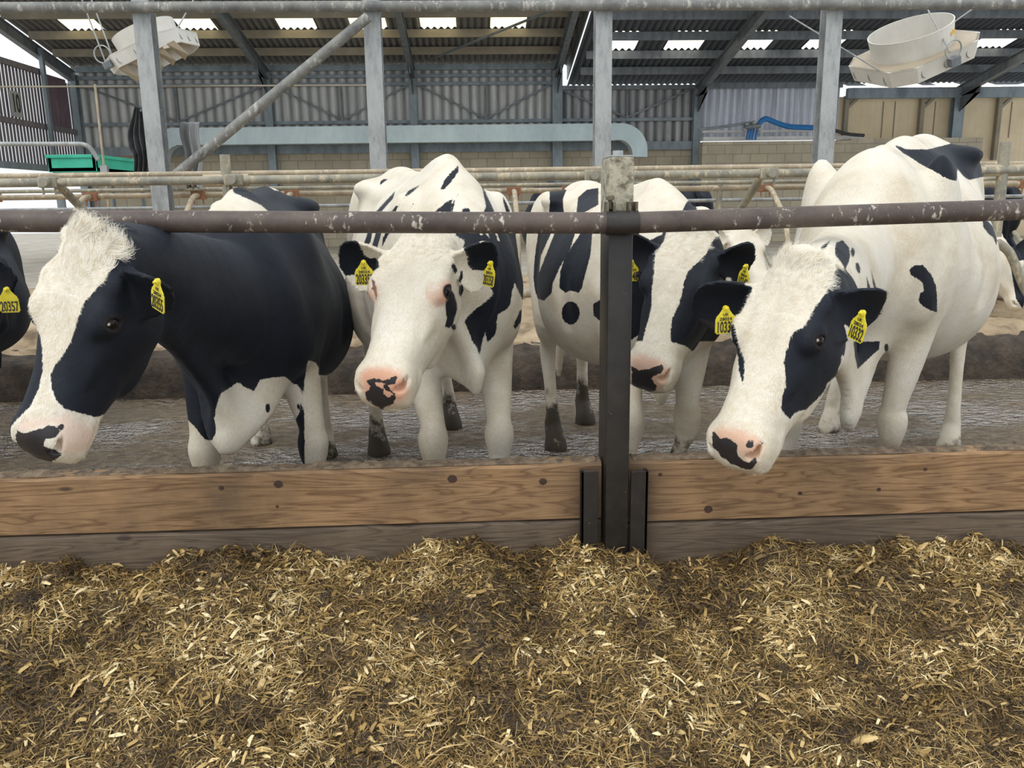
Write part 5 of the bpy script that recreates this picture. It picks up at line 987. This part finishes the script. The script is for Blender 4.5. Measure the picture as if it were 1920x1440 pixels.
# ------------------------------------------------------------------ the herd
COWS = [
 dict(name='c1', base='black', label='black cow with a white blaze, leftmost of those leaning over the feed board', scale=1.023,
  O=[-.962, 2.153, 1.227], R=[[-.2748, -.3299, .9031], [-.3540, -.8386, -.4140], [-.8940, .4335, -.1137]],
  rump=(-1.05, 4.55), chest=(-.80, 2.83), wf=.945, tuft=1.25, brw=2.2, pinkamt=.40, H=1.40, belly=.02, wide=1.02, neckz=-.03,
  earL=((.085, -.01, -.10), (-.5, -.85, -.1)), earR=((-.04, .16, .0), (-.6, -.6, .2)), res=(.0065, .014), brisket=(432, 862, 2.72),
  feet=dict(FL=(-.60, 3.05), FR=(-1.02, 3.0), HL=(-.80, 4.22), HR=(-1.20, 4.5)),
  head=[[(70,475),(100,430),(135,395),(165,400),(190,440),(235,462),(212,484),(207,500),(197,525),(178,545),(160,562),(152,580),(143,605),(138,625),(128,650),(113,672),(100,690),(95,705),(97,730),(105,750),(120,765),(150,775),(182,782),(212,770),(240,750),(270,720),(292,690),(330,715),(330,800),(240,880),(20,880),(20,800),(38,780),(58,760),(72,730),(80,700),(80,660),(76,630),(62,600),(52,570),(50,550),(53,530),(62,500)]],
  body=[[(292,690),(300,706),(308,730),(312,755),(340,775),(365,800),(385,825),(397,826),(405,812),(402,785),(405,765),(413,738),(430,728),(447,716),(457,725),(475,733),(483,722),(487,712),(510,708),(535,706),(552,722),(560,718),(566,745),(564,768),(553,790),(545,795),(528,797),(519,815),(517,835),(527,856),(527,930),(230,930),(230,735),(270,720)],
        [(577,675),(592,680),(598,690),(597,703),(612,704),(640,690),(680,670),(680,930),(572,930),(570,720)],
        [(330,405),(330,330),(428,320),(432,345),(439,362),(470,375),(490,385),(505,398)],
        [(488,330),(500,332),(512,348),(540,354),(545,360),(515,357),(498,346)]],
  bodycut=[ellp(502,765,4,9), ellp(560,762,3,6)],
  pink=[[(33,800),(48,787),(70,783),(100,782),(125,776),(150,790),(175,800),(180,815),(172,835),(150,848),(120,850),(108,840),(112,812),(100,795),(60,806),(38,808)]],
  nose=[[(31,805),(45,812),(62,808),(78,804),(92,797),(106,800),(113,808),(104,818),(86,824),(80,838),(100,842),(118,852),(90,870),(50,866),(30,840)], ellp(114,803,6,7)],
  nosecut=[], mud=.10, tag=[('L', (296,560), 2.0, (-.68,-.73,-.05), (-.35,.0,-.94), '20355', '28024')]),
 dict(name='c2', base='white', label='white-faced cow with few black flecks, between the black cow and the steel post', scale=1.052,
  O=[-.1631, 2.7039, 1.2062], R=[[-.2484, -.2522, .9352], [-.6517, -.6708, -.3540], [-.7167, .6974, -.0023]],
  rump=(-.46, 4.60), chest=(-.02, 2.98), wf=.965, tuft=.45, paint=[ellp(724, 296, 13, 7)], eyepink=1, sclera=0, pinkamt=.85, H=1.49, belly=-.01, wide=.95, neckz=.0,
  earL=((.15, .03, -.035), (-.25, -.9, -.15)), earR=((-.185, .05, -.035), (.3, -.93, -.1)), res=(.0065, .014), brisket=(893, 752, 2.88),
  feet=dict(FL=(.075, 3.05), FR=(-.155, 3.02), HL=(-.16, 4.72), HR=(-.53, 4.24)),
  head=[[(868,463),(878,440),(889,440),(900,455),(915,450),(930,440),(950,450),(975,470),(990,500),(985,530),(960,560),(930,560),(915,530),(915,512),(905,507),(885,506),(878,498),(875,480)],
        [(585,480),(600,425),(655,420),(672,455),(684,478),(692,484),(708,484),(712,500),(700,509),(680,500),(665,515),(625,520),(590,510)],
        [(846,491),(852,496),(857,505),(856,514),(850,511),(846,500)], [(863,510),(868,506),(868,518),(864,530),(860,528)], [(861,536),(868,533),(869,545),(864,557),(860,550)],
        [(838,546),(848,545),(853,555),(856,565),(857,580),(852,600),(848,612),(840,615),(834,612),(838,595),(835,575),(836,560),(837,552)], ellp(851,613,4,6), [(697,522),(703,527),(708,548),(706,562),(702,550),(699,540)]],
  body=[[(855,425),(965,425),(972,480),(980,520),(990,548),(1004,580),(992,584),(984,570),(975,553),(965,530),(961,545),(957,570),(950,580),(933,590),(931,615),(927,630),(914,642),(910,622),(906,636),(899,665),(893,650),(886,640),(870,600),(860,560),(850,480)],
        [(975,582),(983,578),(979,600),(967,617),(962,612)], [(859,310),(860,322),(845,342),(832,356),(825,355),(835,335),(848,321)], [(893,325),(902,340),(912,365),(922,385),(930,405),(912,405),(910,380),(905,355),(897,340)],
        [(848,373),(835,380),(820,393),(808,404),(846,404)], ellp(874,395,8,5), [(942,368),(952,385),(958,404),(950,400),(944,382)], [(712,342),(718,336),(730,335),(720,341),(713,347)],
        [(741,358),(737,372),(716,396),(704,398),(725,375)], [(788,346),(775,359),(756,373),(765,358)], [(751,382),(742,396),(731,400),(740,388)], [(776,381),(768,393),(761,400)], [(861,360),(853,375),(848,402),(846,385)],
        [(692,430),(700,430),(694,455),(684,468),(680,462)], [(706,430),(717,430),(708,462),(706,478),(693,478),(698,460)], [(726,430),(733,430),(722,453),(716,462),(717,448)], ellp(692,549,4,4), ellp(705,566,4,6), ellp(912,396,4,6)],
  bodycut=[[(895,430),(900,430),(906,442),(900,440)], [(925,428),(930,432),(937,452),(934,452)], [(905,430),(913,430),(918,447)]],
  pink=[[(676,700),(688,690),(720,688),(745,693),(757,710),(768,735),(757,752),(720,762),(688,748),(678,725)]],
  nose=[[(686,712),(697,709),(712,711),(714,716),(735,709),(742,704),(747,710),(741,720),(728,724),(735,730),(742,742),(740,755),(715,768),(690,752),(683,738),(694,728)]],
  nosecut=[[(703,716),(722,720),(716,728),(706,724)], [(722,730),(736,740),(728,746),(718,738)]], lid=1.25, mud=.20,
  tag=[('R', (683,517), 2.66, (.05,-.98,-.1), (0,0,-1), '203358', '28024'), ('L', (917,519), 2.62, (-.80,-.58,.1), (-.15,0,-1), '203358', '28024')]),
 dict(name='c3', base='white', label='black-patched cow with a white blaze, directly behind the steel post', scale=1.04,
  O=[.7665, 2.9216, 1.1877], R=[[-.4067, -.4500, .7951], [-.4317, -.6724, -.6013], [-.8052, .5878, -.0792]],
  rump=(.50, 4.72), chest=(.80, 3.18), tuft=.7, paint=[ellp(1100, 322, 9, 5)], H=1.415, belly=.0, wide=.98,
  earL=((.13, -.02, -.02), (-.5, -.75, -.35)), earR=((-.17, .09, .0), (.3, -.9, -.2)), res=(.0068, .0145), brisket=(1240, 770, 3.12),
  feet=dict(FL=(.84, 3.3), FR=(.62, 3.22), HL=(.63, 4.75), HR=(.405, 4.25)),
  head=[[(1130,420),(1252,425),(1242,462),(1228,480),(1227,510),(1222,545),(1222,570),(1218,592),(1212,612),(1205,640),(1150,640)],
        [(1343,425),(1345,440),(1332,458),(1325,475),(1308,492),(1290,508),(1282,530),(1279,552),(1272,572),(1260,597),(1257,622),(1258,641),(1270,644),(1285,648),(1298,658),(1304,663),(1345,650),(1400,620),(1500,560),(1500,440),(1400,410)]],
  headcut=[[(1361,521),(1368,519),(1377,545),(1359,546)]],
  body=[[(1030,355),(1050,351),(1062,356),(1055,375),(1058,404),(1029,404),(1031,380)], [(1084,370),(1100,356),(1122,352),(1122,384),(1100,396),(1080,404)],
        [(1010,432),(1080,432),(1070,465),(1050,500),(1037,530),(1034,550),(1020,564),(1008,560),(1003,545),(1000,520),(1003,480)],
        [(1092,432),(1111,432),(1107,480),(1096,520),(1091,540),(1085,549),(1070,545),(1060,549),(1049,540),(1050,510),(1060,480),(1077,455)],
        ellp(1070,587,17,22), [(1112,570),(1130,560),(1130,605),(1113,592)], [(1150,470),(1200,460),(1260,430),(1262,540),(1222,590),(1210,620),(1180,640),(1150,640)], [(1276,402),(1288,378),(1300,372),(1310,402)], [(1300,430),(1360,430),(1420,480),(1420,560),(1340,640),(1310,640)]],
  bodycut=[[(1034,436),(1041,434),(1025,475),(1011,510),(1014,480)]],
  pink=[[(1180,670),(1200,664),(1225,670),(1245,678),(1256,695),(1248,718),(1232,732),(1205,735),(1185,715)]],
  nose=[[(1183,686),(1200,695),(1224,690),(1242,682),(1244,690),(1238,702),(1225,706),(1222,712),(1232,722),(1230,732),(1205,738),(1186,722)]],
  mud=.30, tag=[('L', (1394,523), 2.72, (-.95,-.3,.05), (-.55,0,-.83), '10348', '28024'), ('R', (1183,512), 3.02, (.1,-.98,-.1), (0,0,-1), '10348', '28024')]),
 dict(name='c4', base='white', label='large white cow with a black eye patch, muzzle hanging over the board at right', scale=1.037,
  O=[.8752, 2.2224, 1.1235], R=[[-.4632, -.6504, .6020], [-.3576, -.4844, -.7984], [-.8109, .5851, .0082]],
  rump=(2.52, 4.55), chest=(1.42, 3.02), wf=.90, tuft=1.1, H=1.62, belly=.03, wide=1.12, neckz=-.06,
  earL=((.135, .0, -.075), (-.35, -.9, -.15)), earR=((-.18, .06, -.07), (.2, -.95, -.1)), res=(.0065, .0145), brisket=(1590, 822, 2.86),
  feet=dict(FL=(1.66, 3.18), FR=(1.20, 3.15), HL=(2.46, 4.05), HR=(2.0, 4.45)),
  head=[[(1568,505),(1558,525),(1552,545),(1540,560),(1528,575),(1515,600),(1505,615),(1490,620),(1482,635),(1475,655),(1470,680),(1473,705),(1473,725),(1466,745),(1464,765),(1472,778),(1482,785),(1490,775),(1500,770),(1512,768),(1530,750),(1545,735),(1552,718),(1568,705),(1577,680),(1579,665),(1590,675),(1594,700),(1700,720),(1720,600),(1650,520),(1600,500)],
        [(1245,600),(1250,500),(1330,480),(1385,510),(1398,535),(1412,538),(1404,560),(1390,585),(1360,605),(1335,640),(1300,630)], [(1368,600),(1377,610),(1385,645),(1396,675),(1394,722),(1386,700),(1384,670),(1373,640)]],
  headcut=[[(1583,608),(1591,612),(1601,650),(1601,690),(1596,692),(1593,650)]],
  body=[[(1568,455),(1580,450),(1592,465),(1594,480),(1592,490),(1585,505),(1575,490),(1566,478),(1566,465)], ellp(1599,473,4,9), ellp(1609,502,4,11,14,-.2), [(1540,462),(1558,450),(1548,465),(1534,478)],
        [(1625,518),(1632,540),(1641,560),(1652,592),(1645,590),(1635,562),(1627,545)], [(1633,505),(1640,530),(1651,565),(1658,592),(1648,570),(1636,530)],
        [(1705,505),(1715,497),(1730,497),(1745,513),(1755,535),(1757,555),(1757,586),(1745,582),(1732,575),(1722,565),(1725,550),(1733,545),(1730,530),(1715,520),(1707,515)],
        [(1603,668),(1608,692),(1625,676),(1648,655),(1650,640),(1600,640)], ellp(1662,652,4,8), [(1842,410),(1850,412),(1862,425),(1870,450),(1868,460),(1862,445),(1853,438),(1843,425)],
        [(1672,268),(1700,280),(1740,280),(1780,270),(1805,255),(1840,258),(1870,300),(1850,330),(1828,335),(1816,338),(1806,330),(1795,316),(1794,340),(1775,335),(1750,320),(1730,310),(1710,297),(1690,285)]],
  pink=[[(1338,806),(1352,798),(1390,805),(1420,818),(1432,835),(1428,852),(1412,868),(1385,850),(1340,825)]],
  nose=[[(1335,808),(1352,822),(1364,819),(1374,826),(1385,838),(1380,846),(1385,852),(1393,864),(1404,868),(1416,858),(1420,866),(1408,882),(1385,876),(1352,858),(1336,835)], ellp(1406,834,9,7)],
  nosecut=[], mud=.06, tag=[('L', (1608,617), 2.02, (-.97,-.25,.1), (-.66,0,-.75), '10332', '28024'), ('R', (1360,606), 2.26, (.08,-.98,-.1), (0.05,0,-1), '10332', '28024')]),
]
MAT['coat'] = coat_material()
def eye_mat():
    m, nt, bs = new_mat('eye'); bs.inputs['Base Color'].default_value = (.008, .006, .006, 1); bs.inputs['Roughness'].default_value = .12; bs.inputs['Specular IOR Level'].default_value = .3; return m
MAT['eye'] = eye_mat()
MAT['tag'] = simple('tag_yellow', [(.3, (.62, .50, .02)), (.7, (.80, .68, .04))], 40, .45, 0, .05)
MAT['ink'] = simple('tag_ink', [(.3, (.02, .02, .02)), (.7, (.05, .05, .04))], 40, .6, 0, 0)
HERD = []
for S in COWS:
    r = build_cow(S); HERD.append((S, r)); cow, hp, tp, ears, RH, s, V, Fc, L, ishead = r
    for side, (tx, ty), Y, face, hang, txt, small in S['tag']:
        tag_on_ear(cow, ears, side, .5, at(tx, ty, Y), face, hang, txt, small)
    add_fur(cow, S, V, Fc, L, ishead, hp, RH, s, 26000, len(HERD))
# ------------------------------------------------------------------ cows farther back
def head_R(u, v):
    u = unit(u); v = np.array(v, float); v = unit(v-u*(v @ u)); return np.stack([u, v, np.cross(v, u)], 1).tolist()
BGC = [
 dict(base='black', label='black cow at the left edge, only its tagged ear and shoulder in view', scale=1.03, O=[-1.78, 2.95, 1.18], R=head_R((-.55, -.35, -.76), (-.6, -.55, .58)),
  rump=(-3.15, 5.5), chest=(-2.62, 4.0), H=1.27, earL=((.19, -.05, -.03), (.1, -.95, -.2)), earR=((-.15, .1, 0), (0, -1, 0)), res=(.009, .02), brisket=(-120, 760, 3.3), feet=dict(FL=(-2.78, 4.0), FR=(-3.15, 3.95), HL=(-3.15, 5.3), HR=(-3.5, 5.4)), tag=[('L', (17, 568), 2.76, (.08, -.98, -.1), (0, 0, -1), '20357', '')], mud=.2,
  body=[]),
 dict(base='black', label='black cow standing beyond the rump of the striped cow, beside the far loops', scale=1.0, O=[1.05, 12.6, 1.0], R=head_R((0, .7, -.6), (0, .6, .7)),
  rump=(.98, 10.35), chest=(1.05, 11.8), H=1.58, earL=((-.15, 0, 0), (0, 1, 0)), earR=((.15, 0, 0), (0, 1, 0)), res=(.02, .028), brisket=(1040, 450, 12.0), feet=dict(FL=(.88, 11.7), FR=(1.22, 11.7), HL=(.85, 10.4), HR=(1.15, 10.5)), mud=.5, tag=[]),
 dict(base='black', label='black cow with small white marks, far behind the pale withers at centre', scale=1.0, O=[2.75, 12.6, 1.0], R=head_R((0, .7, -.6), (0, .6, .7)),
  rump=(2.78, 10.4), chest=(2.8, 11.8), H=1.50, earL=((-.15, 0, 0), (0, 1, 0)), earR=((.15, 0, 0), (0, 1, 0)), res=(.025, .03), brisket=(1250, 450, 12.0), feet=dict(FL=(2.65, 11.7), FR=(2.95, 11.7), HL=(2.6, 10.5), HR=(2.95, 10.5)), mud=.4, tag=[],
  body=[ellp(1325, 352, 7, 3), ellp(1342, 366, 4, 9)]),
 dict(base='white', lying=True, label='cream cow resting in the stalls, its pale head between the two right-hand cows', scale=1.0, O=[1.90, 5.95, 1.11], R=head_R((.25, -.62, -.74), (.1, -.7, .7)),
  rump=(1.72, 8.35, -.25), chest=(1.76, 6.9, -.25), z0=.27, H=1.40, earL=((.17, .03, .0), (0, -1, 0)), earR=((-.17, .03, .0), (0, -1, 0)), res=(.009, .025), brisket=(1300, 560, 6.7), feet={}, mud=.4, tag=[],
  body=[[(1420, 452), (1445, 436), (1520, 430), (1520, 600), (1440, 560), (1425, 500)]], head=[]),
 dict(base='white', lying=True, label='lying black and white cow with its head on the sand at the right edge', scale=1.0, O=[4.22, 6.55, .92], R=head_R((.15, -.55, -.8), (-.1, -.75, .65)),
  rump=(4.66, 8.6, -.28), chest=(4.5, 7.2, -.28), H=1.42, z0=.27, earL=((.16, .0, .02), (0, -1, 0)), earR=((-.16, .0, .02), (0, -1, 0)), res=(.010, .025), brisket=(1960, 560, 7.0), feet={}, mud=0, tag=[],
  head=[[(1895, 500), (1912, 490), (1925, 540), (1918, 580), (1905, 560)], [(1885, 440), (1960, 440), (1960, 480), (1905, 490)]], body=[[(1900, 380), (2000, 380), (2000, 560), (1925, 540)]]),
 dict(base='black', label='black cow standing in the far stalls at the right edge', scale=1.0, O=[7.0, 12.6, 1.0], R=head_R((0, .7, -.6), (0, .6, .7)),
  rump=(6.75, 10.4), chest=(6.9, 11.8), H=1.48, earL=((-.15, 0, 0), (0, 1, 0)), earR=((.15, 0, 0), (0, 1, 0)), res=(.025, .03), brisket=(1800, 450, 12), feet=dict(FL=(6.7, 11.7), FR=(7.1, 11.7), HL=(6.6, 10.5), HR=(6.95, 10.5)), mud=.4, tag=[]),
]
for S in BGC:
    r = build_cow(S); cow, hp, tp, ears, RH, s, V, Fc, L, ishead = r
    for side, (tx, ty), Y, face, hang, txt, small in S['tag']: tag_on_ear(cow, ears, side, .5, at(tx, ty, Y), face, hang, txt, small, 1.05)
for o in bpy.data.objects:
    if '_org' in o: del o['_org']
